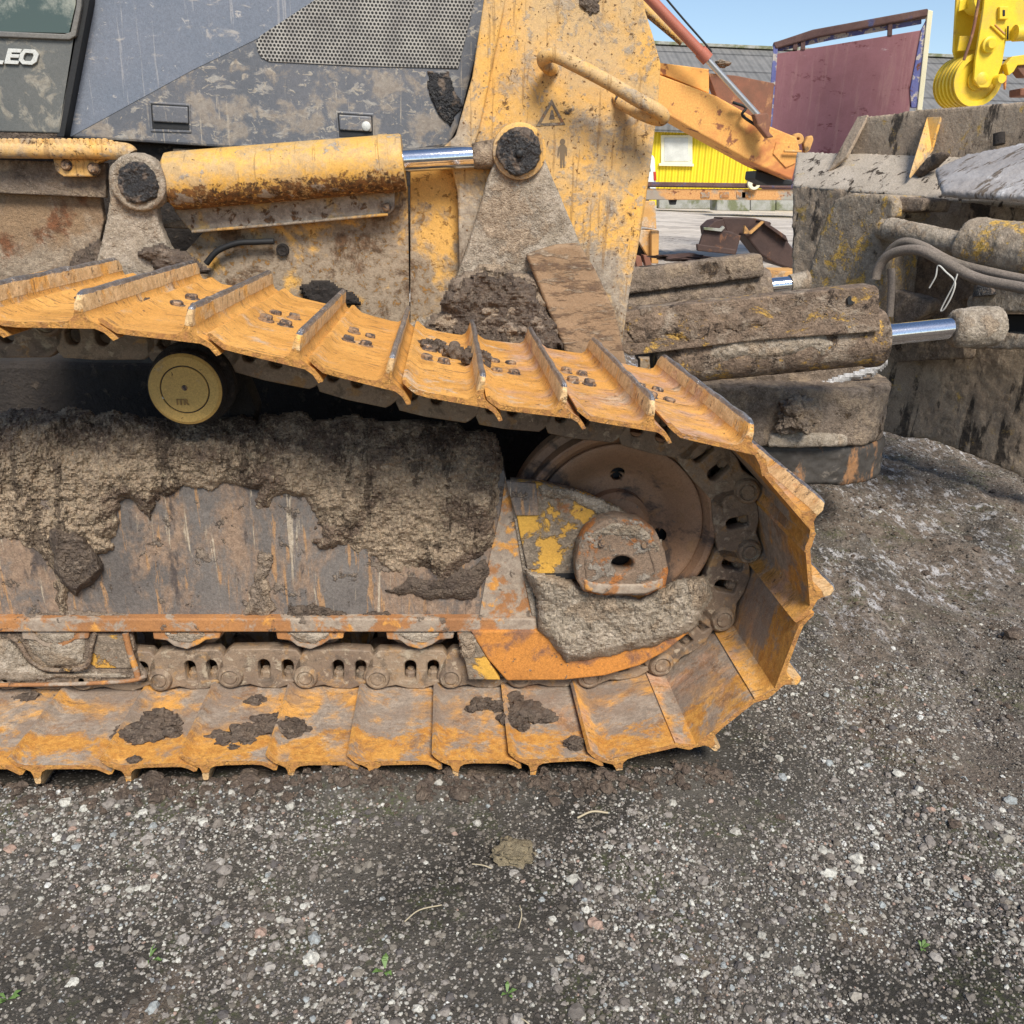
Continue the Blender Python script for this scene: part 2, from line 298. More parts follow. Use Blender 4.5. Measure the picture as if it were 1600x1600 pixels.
    # background
    M['orange'] = grime('faded_orange_paint', (.56, .20, .06), (.44, .14, .05), [
        dict(c1=(.74, .40, .11), c2=(.66, .29, .08), scale=1.2, thr=.48, soft=.07, h=.0005, detail=4),
        dict(c1=(.30, .11, .05), c2=(.2, .09, .05), scale=4, thr=.60, soft=.03, h=.0005),
        dict(c1=(.85, .55, .20), c2=(.7, .4, .12), scale=2.1, thr=.63, soft=.03, h=.0005)], rough=.6, bump=((20, .002),))
    M['brown'] = grime('brown_rusty_plate', (.24, .10, .06), (.16, .08, .05), [dict(c1=(.4, .2, .1), scale=5, thr=.6, soft=.05)], rough=.8, bump=((20, .003),))
    M['redcyl'] = grime('red_cylinder_paint', (.42, .13, .08), (.35, .11, .07), rough=.5)
    M['panel'] = grime('faded_maroon_panel', (.25, .105, .115), (.29, .125, .14), [
        dict(c1=(.15, .04, .05), c2=(.12, .04, .04), scale=2.0, thr=.60, soft=.015, stretch=(1, 1, 2), nr=.75, amt=.8),
        dict(c1=(.5, .4, .4), c2=(.4, .3, .3), scale=7, thr=.67, soft=.01, stretch=(.4, .4, 2), nr=.75),
        dict(c1=(.33, .17, .17), c2=(.3, .15, .15), scale=3, thr=.58, soft=.08, stretch=(3, 3, .3))], rough=.6, bump=((10, .002),))
    M['bluepaint'] = grime('flaking_blue_paint', (.10, .11, .30), (.16, .17, .36), [dict(c1=(.55, .5, .45), c2=(.4, .34, .3), scale=5, thr=.53, soft=.02), dict(c1=(.2, .08, .05), scale=7, thr=.62, soft=.02)], rough=.7)
    M['rustdark'] = grime('dark_rusted_beam', (.10, .055, .05), (.16, .09, .075), [dict(c1=(.10, .10, .2), scale=3, thr=.6, soft=.04)], rough=.85, bump=((12, .006),))
    M['cream'] = grime('cream_painted_steel', (.80, .74, .52), (.72, .66, .45), [dict(c1=(.3, .2, .12), scale=4, thr=.66, soft=.03)], rough=.6)
    M['crane'] = grime('bright_crane_yellow', (.82, .58, .03), (.74, .50, .03), [dict(c1=(.62, .42, .08), c2=(.5, .34, .1), scale=3, thr=.56, soft=.08, amt=.5, nr=.75), dict(c1=(.35, .18, .05), c2=(.5, .3, .06), scale=6, thr=.68, soft=.03)], rough=.45)
    M['beam'] = grime('weathered_trailer_beam', (.33, .26, .2), (.30, .30, .26), [
        dict(c1=(.62, .36, .14), c2=(.5, .22, .08), scale=1.3, thr=.50, soft=.04), dict(c1=(.25, .1, .05), scale=4, thr=.6, soft=.03)], rough=.8)
    M['scrap'] = grime('scrap_track_steel', (.05, .028, .022), (.08, .045, .034), [dict(c1=(.22, .10, .05), c2=(.14, .07, .04), scale=5, thr=.63, soft=.05)], rough=.7, bump=((20, .004),))
    M['concrete'] = grime('mossy_concrete', (.38, .37, .33), (.25, .25, .2), [dict(c1=(.12, .14, .06), c2=(.2, .2, .12), scale=1.2, thr=.54, soft=.06)], rough=.95, bump=((8, .01),))
    M['vanwhite'] = grime('white_van_paint', (.78, .80, .76), (.7, .72, .68), rough=.35)
    M['bucket'] = grime('sunlit_ochre_bucket', (.62, .33, .10), (.5, .26, .09), [dict(c1=(.2, .12, .06), scale=3, thr=.58, soft=.05), dict(c1=(.6, .45, .3), scale=2, thr=.6, soft=.05)], rough=.75, bump=((12, .005),))
    return M
M = mats()
def simple(name, col, rough=.5, metal=0):
    s = NB(name); s.b.inputs['Base Color'].default_value = (*col, 1); s.b.inputs['Roughness'].default_value = rough; s.b.inputs['Metallic'].default_value = metal; return s.m
def grille_mat():   # perforated sheet: hexagonal rows of round holes
    s = NB('perforated_sheet'); sx = s.node('ShaderNodeSeparateXYZ'); s.link(s.pos(), sx.inputs[0])
    p = .0125
    u = s.math('DIVIDE', sx.outputs[0], p); v = s.math('DIVIDE', sx.outputs[2], p*1.7320508)
    def cell(ou, ov):
        a = s.math('SUBTRACT', s.math('FRACT', s.math('ADD', u, ou)), .5); b = s.math('MULTIPLY', s.math('SUBTRACT', s.math('FRACT', s.math('ADD', v, ov)), .5), 1.7320508)
        return s.math('SQRT', s.math('ADD', s.math('MULTIPLY', a, a), s.math('MULTIPLY', b, b)))
    d = s.math('MINIMUM', cell(0., 0.), cell(.5, .5))
    m = s.ss(d, .30, .37)
    c = s.mix(s.ss(s.noise(12, 5, .6), .35, .65), (.37, .35, .31), (.24, .225, .205))
    c = s.mix(m, (.012, .011, .01), c)
    s.link(c, s.b.inputs['Base Color']); s.b.inputs['Roughness'].default_value = .7
    bp = s.node('ShaderNodeBump'); bp.inputs['Distance'].default_value = 1; s.link(s.math('MULTIPLY', m, .003), bp.inputs['Height']); s.link(bp.outputs[0], s.b.inputs['Normal'])
    return s.m
M['grille'] = grille_mat()
def corr_mat(name, c1, c2, period, axis=0, amp=.03, rows=None):
    s = NB(name); sx = s.node('ShaderNodeSeparateXYZ'); s.link(s.pos(), sx.inputs[0])
    wv = s.math('SINE', s.math('MULTIPLY', sx.outputs[axis], 2*math.pi/period))
    c = s.mix(s.ss(s.noise(1.2, 6, .6), .35, .65), c1, c2)
    h = s.math('MULTIPLY', wv, amp*.5)
    if rows:
        fr = s.math('FRACT', s.math('DIVIDE', sx.outputs[rows[0]], rows[1])); line = s.ss(fr, .9, .98)
        c = s.mix(line, c, tuple(x*.35 for x in c1)); h = s.math('SUBTRACT', h, s.math('MULTIPLY', fr, .03))
    s.link(c, s.b.inputs['Base Color']); s.b.inputs['Roughness'].default_value = .6
    bp = s.node('ShaderNodeBump'); bp.inputs['Distance'].default_value = 1; s.link(h, bp.inputs['Height']); s.link(bp.outputs[0], s.b.inputs['Normal'])
    return s.m
M['wallyellow'] = corr_mat('yellow_profiled_cladding', (.86, .64, .015), (.80, .58, .02), .28, 0, .09)
M['roof'] = corr_mat('grey_corrugated_roof', (.21, .20, .185), (.16, .155, .145), .5, 0, .10, rows=(2, 1.05))
M['tan'] = corr_mat('beige_warehouse_cladding', (.5, .47, .4), (.45, .42, .36), .3, 1, .05)

# ------------------------------------------------------------------ object helpers
def link(name, me, m=None, parent=None, smooth=None):
    o = bpy.data.objects.new(name, me); COL.objects.link(o)
    if m: me.materials.append(m)
    if smooth is not None:
        for p in me.polygons: p.use_smooth = True
        me.set_sharp_from_angle(angle=math.radians(smooth))
    if parent:
        o.parent = parent
        inv = Matrix.Translation(parent.location) if parent.parent is None else Matrix.Identity(4)
        if parent.type == 'EMPTY': o.matrix_parent_inverse = Matrix.Translation(-parent.location)
    return o
def tag(o, label, cat, group=None, kind=None):
    if label: o['label'] = label
    if cat: o['category'] = cat
    if group: o['group'] = group
    if kind: o['kind'] = kind
    return o
def empty(name, loc, label, cat, group=None):
    o = bpy.data.objects.new(name, None); COL.objects.link(o); o.location = loc; return tag(o, label, cat, group)
def frombm(name, bm, m, parent=None, smooth=None):
    me = bpy.data.meshes.new(name); bmesh.ops.recalc_face_normals(bm, faces=bm.faces); bm.to_mesh(me); bm.free(); return link(name, me, m, parent, smooth)
def addprism(bm, front, back):
    a = [bm.verts.new(p) for p in front]; b = [bm.verts.new(p) for p in back]; n = len(a)
    bm.faces.new(a); bm.faces.new(b[::-1])
    for i in range(n): bm.faces.new((a[i], b[i], b[(i+1) % n], a[(i+1) % n]))
def bev(o, w_, seg=2):
    if w_:
        b = o.modifiers.new('bevel', 'BEVEL'); b.width = w_; b.segments = seg; b.limit_method = 'ANGLE'; b.angle_limit = math.radians(28); b.harden_normals = False
    return o
def slab(name, poly, Y, th, m, parent=None, bw=.004, vec=None):
    """pixel outline placed on the upright plane y=Y, with real thickness going away from the viewer"""
    bm = bmesh.new(); fr = [at(x, y, Y) for x, y in poly]; v = Vector(vec) if vec else Vector((0, th, 0))
    addprism(bm, fr, [p+v for p in fr]); return bev(frombm(name, bm, m, parent), bw)
def slabw(name, pts, v, m, parent=None, bw=.004):
    bm = bmesh.new(); pts = [Vector(p) for p in pts]; addprism(bm, pts, [p+Vector(v) for p in pts]); return bev(frombm(name, bm, m, parent), bw)
def box(bm, lo, hi):
    x0, y0, z0 = lo; x1, y1, z1 = hi
    addprism(bm, [Vector(p) for p in ((x0, y0, z0), (x1, y0, z0), (x1, y0, z1), (x0, y0, z1))], [Vector(p) for p in ((x0, y1, z0), (x1, y1, z0), (x1, y1, z1), (x0, y1, z1))])
def boxo(name, lo, hi, m, parent=None, bw=.004):
    bm = bmesh.new(); box(bm, lo, hi); return bev(frombm(name, bm, m, parent), bw)
def addlathe(bm, p0, p1, prof, n=40, caps=True):
    """prof: list of (distance along p0->p1 in metres, radius)"""
    p0, p1 = Vector(p0), Vector(p1); d = (p1-p0).normalized(); a = d.orthogonal().normalized(); b = d.cross(a)
    rings = []
    for t, r in prof:
        c = p0+d*t
        rings.append([bm.verts.new(c+(a*math.cos(k*2*math.pi/n)+b*math.sin(k*2*math.pi/n))*max(r, 1e-5)) for k in range(n)])
    for A, B in zip(rings, rings[1:]):
        for k in range(n): bm.faces.new((A[k], A[(k+1) % n], B[(k+1) % n], B[k]))
    if caps: bm.faces.new(rings[0][::-1]); bm.faces.new(rings[-1])
def lathe(name, p0, p1, prof, m, parent=None, n=40, smooth=35):
    bm = bmesh.new(); addlathe(bm, p0, p1, prof, n); return frombm(name, bm, m, parent, smooth)
def rod(name, p0, p1, r0, m, parent=None, r1=None, n=32, seg=1):
    L = (Vector(p1)-Vector(p0)).length; r1 = r0 if r1 is None else r1
    return lathe(name, p0, p1, [(L*k/seg, r0+(r1-r0)*k/seg) for k in range(seg+1)], m, parent, n)
def addtube(bm, pts, r, n=14, sub=6, rf=None):
    pts = [Vector(p) for p in pts]; P = [2*pts[0]-pts[1]]+pts+[2*pts[-1]-pts[-2]]; path = []
    for i in range(1, len(P)-2):
        for k in range(sub):
            t = k/sub; a, b, c, d = P[i-1:i+3]
            path.append(.5*((2*b)+(c-a)*t+(2*a-5*b+4*c-d)*t*t+(3*b-a-3*c+d)*t**3))
    path.append(pts[-1]); u = None; rings = []
    for i, p in enumerate(path):
        d = (path[min(i+1, len(path)-1)]-path[max(i-1, 0)]).normalized()
        u = d.orthogonal().normalized() if u is None else (u-d*u.dot(d)).normalized(); v = d.cross(u)
        rr = r*(rf(i/len(path)) if rf else 1)
        rings.append([bm.verts.new(p+(u*math.cos(k*2*math.pi/n)+v*math.sin(k*2*math.pi/n))*rr) for k in range(n)])
    for A, B in zip(rings, rings[1:]):
        for k in range(n): bm.faces.new((A[k], A[(k+1) % n], B[(k+1) % n], B[k]))
    bm.faces.new(rings[0][::-1]); bm.faces.new(rings[-1])
def tube(name, pts, r, m, parent=None, n=14, sub=6, rf=None):
    bm = bmesh.new(); addtube(bm, pts, r, n, sub, rf); return frombm(name, bm, m, parent, 50)
TX = {}
def mudify(o, voxel=.008, amps=((.03, .012), (.008, .005))):
    """rough caked skin: voxel remesh, then real displacement by cloud textures"""
    o.modifiers.clear() if False else None
    r = o.modifiers.new('remesh', 'REMESH'); r.mode = 'VOXEL'; r.voxel_size = voxel; r.use_smooth_shade = True
    for sc, st in amps:
        k = round(sc, 4)
        if k not in TX:
            t = bpy.data.textures.new('cl%g' % k, 'CLOUDS'); t.noise_scale = sc; t.noise_depth = 3; t.noise_basis = 'ORIGINAL_PERLIN'; TX[k] = t
        d = o.modifiers.new('d', 'DISPLACE'); d.texture = TX[k]; d.strength = st; d.texture_coords = 'GLOBAL'; d.mid_level = .5
    return o
def inpoly(px, py, poly):
    c = np.zeros(px.shape, bool); n = len(poly)
    for i in range(n):
        x1, y1 = poly[i]; x2, y2 = poly[(i+1) % n]
        if y1 == y2: continue
        m = ((y1 > py) != (y2 > py)) & (px < (x2-x1)*(py-y1)/(y2-y1)+x1); c ^= m
    return c
def pdist(px, py, poly):
    d = np.full(px.shape, 1e9); n = len(poly)
    for i in range(n):
        x1, y1 = poly[i]; x2, y2 = poly[(i+1) % n]; L = (x2-x1)**2+(y2-y1)**2+1e-9
        t = np.clip(((px-x1)*(x2-x1)+(py-y1)*(y2-y1))/L, 0, 1); d = np.minimum(d, np.hypot(px-x1-t*(x2-x1), py-y1-t*(y2-y1)))
    return d
def crust(name, poly, Y, T, m, parent=None, step=3., jag=10, amp=.02, crumb=.008, R=14, yfn=None, seed=0, cs=.055):
    """caked mud with an outline, standing T metres proud of the plane y=Y; amp/crumb are its own relief in metres"""
    P = np.array(poly, float); x0, y0 = P.min(0)-jag; x1, y1 = P.max(0)+jag
    gx, gy = np.meshgrid(np.arange(x0, x1, step), np.arange(y0, y1, step))
    wx = gx+(fbm(gx*.045, gy*.045, 4, seed)-.5)*2.4*jag; wy = gy+(fbm(gx*.045, gy*.045, 4, seed+9)-.5)*2.4*jag
    ins = inpoly(wx, wy, poly); d = pdist(wx, wy, poly)
    e = np.clip(d/R, 0, 1)**.6
    Yb = np.full(gx.shape, float(Y)) if yfn is None else yfn(gx, gy)
    rel = (fbm(gx*.02, gy*.02, 3, seed+3)-.5)*2*amp+(fbm(gx*.07, gy*.07, 3, seed+4)-.5)*amp-worley(gx*cs*1.6, gy*cs*1.6, seed+6)*crumb*.8-worley(gx*cs*3.6, gy*cs*3.6, seed+7)*crumb*.8+(_h(np.round(gx*7), np.round(gy*7), seed)-.5)*crumb*.45
    Yv = Yb-np.maximum(e*(T+rel), .002)
    idx = -np.ones(gx.shape, int); vs = []
    # keep inside vertices plus a one-cell skirt that drops to the plane
    k = ins.copy()
    k[1:] |= ins[:-1]; k[:-1] |= ins[1:]; k[:, 1:] |= ins[:, :-1]; k[:, :-1] |= ins[:, 1:]
    k2 = k.copy(); k2[1:, 1:] |= ins[:-1, :-1]; k2[:-1, :-1] |= ins[1:, 1:]; k2[1:, :-1] |= ins[:-1, 1:]; k2[:-1, 1:] |= ins[1:, :-1]
    jj, ii = np.nonzero(k2)
    for a, b in zip(jj, ii):
        idx[a, b] = len(vs); yy = Yv[a, b] if ins[a, b] else Yb[a, b]+.012
        vs.append(at(gx[a, b], gy[a, b], yy))
    fs = []
    for a in range(gx.shape[0]-1):
        r0, r1 = idx[a], idx[a+1]
        for b in np.nonzero((r0[:-1] >= 0) & (r0[1:] >= 0) & (r1[:-1] >= 0) & (r1[1:] >= 0))[0]: fs.append((r0[b], r1[b], r1[b+1], r0[b+1]))
    me = bpy.data.meshes.new(name); me.from_pydata(vs, [], fs); me.update()
    return link(name, me, m, parent, 26)
def flat2d(name, outer, holes, Y, th, m, parent=None, bw=.003, world=False):
    """plate with holes from 2-D curves on plane y=Y (points are pixels, or X,Z metres when world)"""
    cu_ = bpy.data.curves.new(name, 'CURVE'); cu_.dimensions = '2D'; cu_.fill_mode = 'BOTH'; cu_.extrude = th/2; cu_.bevel_depth = bw; cu_.bevel_resolution = 1
    for L in [outer]+holes:
        s_ = cu_.splines.new('POLY'); s_.points.add(len(L)-1); s_.use_cyclic_u = True
        for q, p in zip(s_.points, L):
            v = Vector((p[0], 0, p[1])) if world else at(p[0], p[1], Y); q.co = (v.x, v.z, 0, 1)
    o = bpy.data.objects.new('tmp', cu_); COL.objects.link(o); dg = bpy.context.evaluated_depsgraph_get(); dg.update()
    me = bpy.data.meshes.new_from_object(o.evaluated_get(dg)); bpy.data.objects.remove(o); bpy.data.curves.remove(cu_)
    me.transform(Matrix(((1, 0, 0, 0), (0, 0, -1, Y+th/2), (0, 1, 0, 0), (0, 0, 0, 1)))); me.name = name; me.materials.clear()
    return link(name, me, m, parent)
def circ(c, r, n=24, ry_=None, a0=0): return [(c[0]+r*math.cos(a0+2*math.pi*k/n), c[1]+(ry_ or r)*math.sin(a0+2*math.pi*k/n)) for k in range(n)]
def lump(name, loc, size, m, parent=None, seed=0, sub=4, rough=.5, flat=.7):
    bm = bmesh.new(); bmesh.ops.create_icosphere(bm, subdivisions=sub, radius=1)
    from mathutils import noise as mn
    o_ = Vector((seed*3.7, seed*1.3, seed*.7))
    for v in bm.verts:
        n_ = mn.fractal(v.co*1.8+o_, .8, 2.1, 6); v.co *= 1+rough*n_; v.co.z *= flat; v.co = Vector((v.co.x*size[0], v.co.y*size[1], v.co.z*size[2]))+Vector(loc)
    return frombm(name, bm, m, parent, 40)

# ================================================================== GROUND
def groundz(x, y):
    x = np.asarray(x, float); y = np.asarray(y, float)
    z = .035*np.clip(y-4.5, 0, 60)+.0*x
    z = z+(fbm(x*1.7, y*1.7, 3, 1)-.5)*.05+(fbm(x*7, y*7, 4, 2)-.5)*.028
    far = np.clip((x-1.9)*.9+np.clip(y, 0, 3)*.3, 0, 1)
    z = z+far*((fbm(x*3.1+y*2.0, y*1.2-x*.8, 4, 3)-.5)*.07+(fbm(x*16, y*16, 3, 13)-.5)*.035)
    u_ = x*.95-y*.32; z = z+np.clip((x-2.0)*1.5, 0, 1)*((fbm(u_*5.5, (x*.32+y*.95)*.7, 3, 21)-.5)*.10+np.sin((x*.32+y*.95)*2*np.pi/.105)*.006*np.clip(1-abs((u_-2.35)/.22), 0, 1))
    # ground lightly pushed up along the outer edge of the track
    z = z+.062*np.exp(-((y+.015)/.06)**2)*fbm(x*6, y*6, 3, 4)*np.clip((2.0-x)*4, 0, 1)-.008*((y > .02) & (x < 1.75))
    return z-.006
def ground():
    xs = np.concatenate([-np.geomspace(500, 2, 22), np.arange(-1.9, 6.6, .02), 6.6+np.geomspace(.05, 500, 40)])
    ys = np.concatenate([-np.geomspace(300, 2, 18), np.arange(-1.9, 5.2, .02), 5.2+np.geomspace(.04, 30, 120), np.geomspace(36, 700, 14)])
    X, Y = np.meshgrid(xs, ys); Z = groundz(X, Y); ny, nx = X.shape
    co = np.stack([X, Y, Z], -1).reshape(-1, 3); I = np.arange(nx*ny).reshape(ny, nx)
    f = np.stack([I[:-1, :-1], I[:-1, 1:], I[1:, 1:], I[1:, :-1]], -1).reshape(-1, 4)
    me = bpy.data.meshes.new('ground'); me.vertices.add(len(co)); me.vertices.foreach_set('co', co.ravel())
    me.loops.add(f.size); me.loops.foreach_set('vertex_index', f.ravel()); me.polygons.add(len(f)); me.polygons.foreach_set('loop_start', np.arange(len(f))*4); me.update(calc_edges=True)
    for p in me.polygons: p.use_smooth = True
    s = NB('gravelly_soil')
    big = s.ss(s.noise(1.6, 6, .65), .38, .62)
    c = s.mix(big, (.045, .040, .033), (.115, .102, .083))
    v1 = s.voro(115, out='Color'); sx = s.node('ShaderNodeSeparateColor'); s.link(v1, sx.inputs[0])
    d1 = s.voro(115)
    peb = s.mix(s.ss(sx.outputs[0], .1, .9), (.08, .07, .06), (.30, .27, .235))
    peb = s.mix(s.ss(sx.outputs[1], .93, .96), peb, (.45, .43, .39))
    pm = s.math('MULTIPLY', s.ss(sx.outputs[2], .25, .33), s.math('SUBTRACT', 1., s.ss(d1, .30, .48)))
    sep = s.node('ShaderNodeSeparateXYZ'); s.link(s.pos(), sep.inputs[0])
    mud = s.ss(s.math('ADD', s.noise(2.2, 5, .6, v=s.vec((1, .5, 1), (0, 0, .5))), s.math('MULTIPLY', s.ss(s.math('ADD', sep.outputs[0], s.math('MULTIPLY', sep.outputs[1], .35)), 2.1, 3.0), .12)), .55, .64)
    c = s.mix(pm, c, peb)
    tan = s.mix(s.ss(s.noise(30, 5, .7), .35, .65), (.25, .19, .14), (.11, .085, .065))
    c = s.mix(s.math('MULTIPLY', mud, .75), c, tan)
    # pale frosty/chalky scuffs right of the track
    fr = s.math('MULTIPLY', s.ss(s.noise(26, 8, .75, v=s.vec((1, .35, 1), (0, 0, .55))), .51, .60), s.ss(s.noise(1.3, 3, .5), .40, .50))
    fr = s.math('MULTIPLY', fr, s.math('MULTIPLY', s.ss(sep.outputs[0], 2.1, 2.8), s.ss(sep.outputs[1], .5, 1.1)))
    frl = fr
    rgn = s.math('MULTIPLY', s.ss(s.math('ADD', sep.outputs[0], s.math('MULTIPLY', sep.outputs[1], .25)), 2.1, 2.9), s.ss(s.noise(3.0, 5, .7, v=s.vec((1.8, .35, 1), (0, 0, .32))), .36, .56))
    c = s.mix(s.math('MULTIPLY', rgn, .7), c, s.mix(s.ss(s.noise(55, 5, .75), .38, .62), (.31, .25, .195), (.12, .095, .075)))
    moss = s.math('MULTIPLY', s.ss(s.noise(3.5, 6, .7), .52, .62), s.ss(s.noise(60, 4, .7), .42, .6))
    c = s.mix(s.math('MULTIPLY', moss, .6), c, (.09, .105, .035))
    c = s.mix(s.math('MULTIPLY', frl, .8), c, (.60, .58, .57))
    yard = s.ss(sep.outputs[1], 6.5, 9.5)
    yc = s.mix(s.ss(s.noise(1.2, 8, .7, v=s.vec((.3, 1.3, 1), (0, 0, .08))), .38, .62), (.62, .55, .47), (.40, .35, .30))
    yc = s.mix(s.math('MULTIPLY', s.ss(s.noise(5, 6, .7, v=s.vec((.25, 1.2, 1))), .58, .64), .7), yc, (.08, .065, .055))
    c = s.mix(yard, c, yc)
    s.link(c, s.b.inputs['Base Color']); s.b.inputs['Roughness'].default_value = .93; s.b.inputs['Specular IOR Level'].default_value = .25
    h = s.math('ADD', s.math('MULTIPLY', pm, s.math('SUBTRACT', .004, s.math('MULTIPLY', d1, .006))), s.math('MULTIPLY', s.noise(70, 6, .75), .011))
    h = s.math('ADD', h, s.math('MULTIPLY', s.noise(300, 4, .7), .003))
    bp = s.node('ShaderNodeBump'); bp.inputs['Distance'].default_value = 1; s.link(h, bp.inputs['Height']); s.link(bp.outputs[0], s.b.inputs['Normal'])
    o = link('ground', me, s.m); o['kind'] = 'structure'; return o
ground()
def ico(sub):
    bm = bmesh.new(); bmesh.ops.create_icosphere(bm, subdivisions=sub, radius=1); v = np.array([q.co[:] for q in bm.verts]); f = np.array([[q.index for q in g.verts] for g in bm.faces]); bm.free(); return v, f
def scatter(name, x, y, r, sub, mat, label, cat, zf=None, lift=.25, flat=(.45, .85), smooth=False, seed=1):
    v0, f0 = ico(sub); n = len(x); g = np.random.default_rng(seed)
    R = g.normal(size=(n, 3, 3)); Q = np.linalg.qr(R)[0]
    sc = np.stack([g.uniform(.75, 1.25, n), g.uniform(.75, 1.1, n), g.uniform(*flat, n)], -1)*r[:, None]
    jit = g.uniform(.68, 1.22, (n, len(v0), 1)); V = v0[None]*jit
    V = np.einsum('nij,nvj->nvi', Q, V*1.0); V = V*sc[:, None, :]
    a = g.uniform(0, 6.28, n); ca, sa = np.cos(a), np.sin(a)
    X = V[..., 0]*ca[:, None]-V[..., 1]*sa[:, None]; Y = V[..., 0]*sa[:, None]+V[..., 1]*ca[:, None]
    z = (zf or groundz)(x, y)+r*lift
    co = np.stack([X+x[:, None], Y+y[:, None], V[..., 2]+z[:, None]], -1).reshape(-1, 3)
    f = (f0[None]+(np.arange(n)*len(v0))[:, None, None]).reshape(-1, 3)
    me = bpy.data.meshes.new(name); me.vertices.add(len(co)); me.vertices.foreach_set('co', co.ravel().astype(np.float32))
    me.loops.add(f.size); me.loops.foreach_set('vertex_index', f.ravel()); me.polygons.add(len(f)); me.polygons.foreach_set('loop_start', np.arange(len(f))*3)
    me.polygons.foreach_set('use_smooth', np.full(len(f), smooth)); me.update(calc_edges=True)
    o = link(name, me, mat)
    if label: tag(o, label, cat, kind='stuff')
    return o
def stone_mat(name, stops, rough=.85):
    s = NB(name); g = s.node('ShaderNodeNewGeometry'); cr_ = s.node('ShaderNodeValToRGB'); s.link(g.outputs['Random Per Island'], cr_.inputs[0])
    e = cr_.color_ramp.elements
    while len(e) > 1: e.remove(e[-1])
    cr_.color_ramp.interpolation = 'CONSTANT'
    for i, (p, c) in enumerate(stops):
        q = e[0] if i == 0 else e.new(p); q.position = p; q.color = (*c, 1)
    c = s.mix(s.math('MULTIPLY', s.ss(s.noise(160, 5, .7), .4, .7), .6), cr_.outputs[0], (.11, .09, .075))
    s.link(c, s.b.inputs['Base Color']); s.b.inputs['Roughness'].default_value = rough; s.b.inputs['Specular IOR Level'].default_value = .3
    bp = s.node('ShaderNodeBump'); bp.inputs['Distance'].default_value = 1; s.link(s.math('MULTIPLY', s.noise(350, 4, .7), .0015), bp.inputs['Height']); s.link(bp.outputs[0], s.b.inputs['Normal'])
    return s.m
SM = stone_mat('pebbles', [(0, (.16, .14, .12)), (.16, (.10, .09, .085)), (.30, (.26, .23, .20)), (.46, (.35, .32, .28)), (.60, (.21, .18, .15)), (.70, (.44, .42, .36)), (.82, (.56, .54, .47)), (.90, (.33, .35, .34)), (.965, (.38, .26, .2)), (.985, (.68, .67, .62))])
CM = stone_mat('soil_crumbs', [(0, (.085, .074, .06)), (.25, (.15, .13, .105)), (.5, (.045, .040, .034)), (.68, (.21, .185, .15)), (.86, (.33, .30, .25))], .95)
def spread(n, x0, x1, y0, y1, dens):
    out = [[], []]; c = 0
    while c < n:
        x = rng.uniform(x0, x1, n); y = rng.uniform(y0, y1, n)
        k = (rng.uniform(0, 1, n) < dens(x, y)) & ~((y > .0) & (x < 1.95))
        # keep what this side of the yard can show
        k &= x < 2.35+(y+.8)*.75+.25
        out[0].append(x[k]); out[1].append(y[k]); c += k.sum()
    return np.concatenate(out[0])[:n], np.concatenate(out[1])[:n]
dn = lambda x, y: np.clip((fbm(x*2.6, y*2.6, 4, 30)-.38)*4.2, .10, 1)*np.where(y > .9, .45, 1)*np.where((x > 2.0) & (y > -.1), .6, 1)
x, y = spread(60000, -.25, 6, -1.0, 3.6, lambda x, y: dn(x, y)*np.where(y > .6, .35, 1)); r = np.exp(rng.normal(math.log(.0027), .42, len(x)))
scatter('gravel', x, y, r, 1, SM, 'loose grey and beige gravel strewn over the dark yard soil', 'gravel', seed=3)
x, y = spread(1500, -.25, 5.5, -1.0, 2.5, lambda x, y: dn(x, y)*np.where(y > .6, .25, 1)); r = np.clip(np.exp(rng.normal(math.log(.0078), .33, len(x))), 0, .020)
scatter('larger_pebbles', x, y, r, 2, SM, 'larger pale pebbles lying among the fine gravel', 'pebbles', lift=.15, seed=4)
x, y = spread(80000, -.25, 6, -1.0, 3.8, lambda x, y: np.where(y > .9, .5, 1)); r = np.exp(rng.normal(math.log(.0030), .45, len(x)))
scatter('soil_crumbs', x, y, r, 1, CM, 'dark soil crumbs and grit covering the ground', 'soil', lift=.1, seed=5)
# clods thrown up along the edge of the track and right of it
n = 2200; x = np.concatenate([rng.uniform(-.2, 1.9, 1000), rng.uniform(1.9, 5, 1200)]); y = np.concatenate([rng.normal(-.03, .035, 1000), rng.uniform(-.3, 3.6, 1200)]); r = np.exp(rng.normal(math.log(.0065), .5, n))
scatter('mud_clods', x, y, r, 2, M['mud_wet'], 'dark mud clods along the track edge and in the ruts', 'mud', lift=.15, seed=6)
c = atz(800, 1332, .012); t = lump('mud_clod', c, (.047, .036, .034), grime('olive_clod', (.23, .185, .115), (.16, .13, .08), [dict(c1=(.05, .04, .03), scale=40, thr=.62, soft=.03, h=-.004)], rough=.95, bump=((120, .006),)), seed=3, rough=.55)
tag(t, 'fist-sized olive brown clod of dry mud on the gravel in front of the track', 'clod')
TW = simple('dry_straw', (.42, .35, .23), .8)
for i, (pts, lb) in enumerate([([(902, 1278), (925, 1268), (950, 1270)], 'pale bent straw lying on gravel above the mud clod'), ([(738, 1350), (755, 1352), (768, 1357)], 'thin pale stalk lying just left of the mud clod'), ([(812, 1415), (815, 1430), (810, 1450)], 'thin curved twig lying below the mud clod'), ([(632, 1440), (655, 1422), (690, 1414)], 'dark curved twig on the gravel among moss patches'), ([(812, 1590), (822, 1596), (830, 1604)], 'short pale stalk at the bottom edge of the gravel')]):
    t = tube('twig', [atz(a, b, .012+.004*(k == 1)) for k, (a, b) in enumerate(pts)], .0014 if i else .0026, TW, n=6, sub=5); tag(t, lb, 'twig')
LF = simple('weed_leaf', (.11, .19, .045), .6)
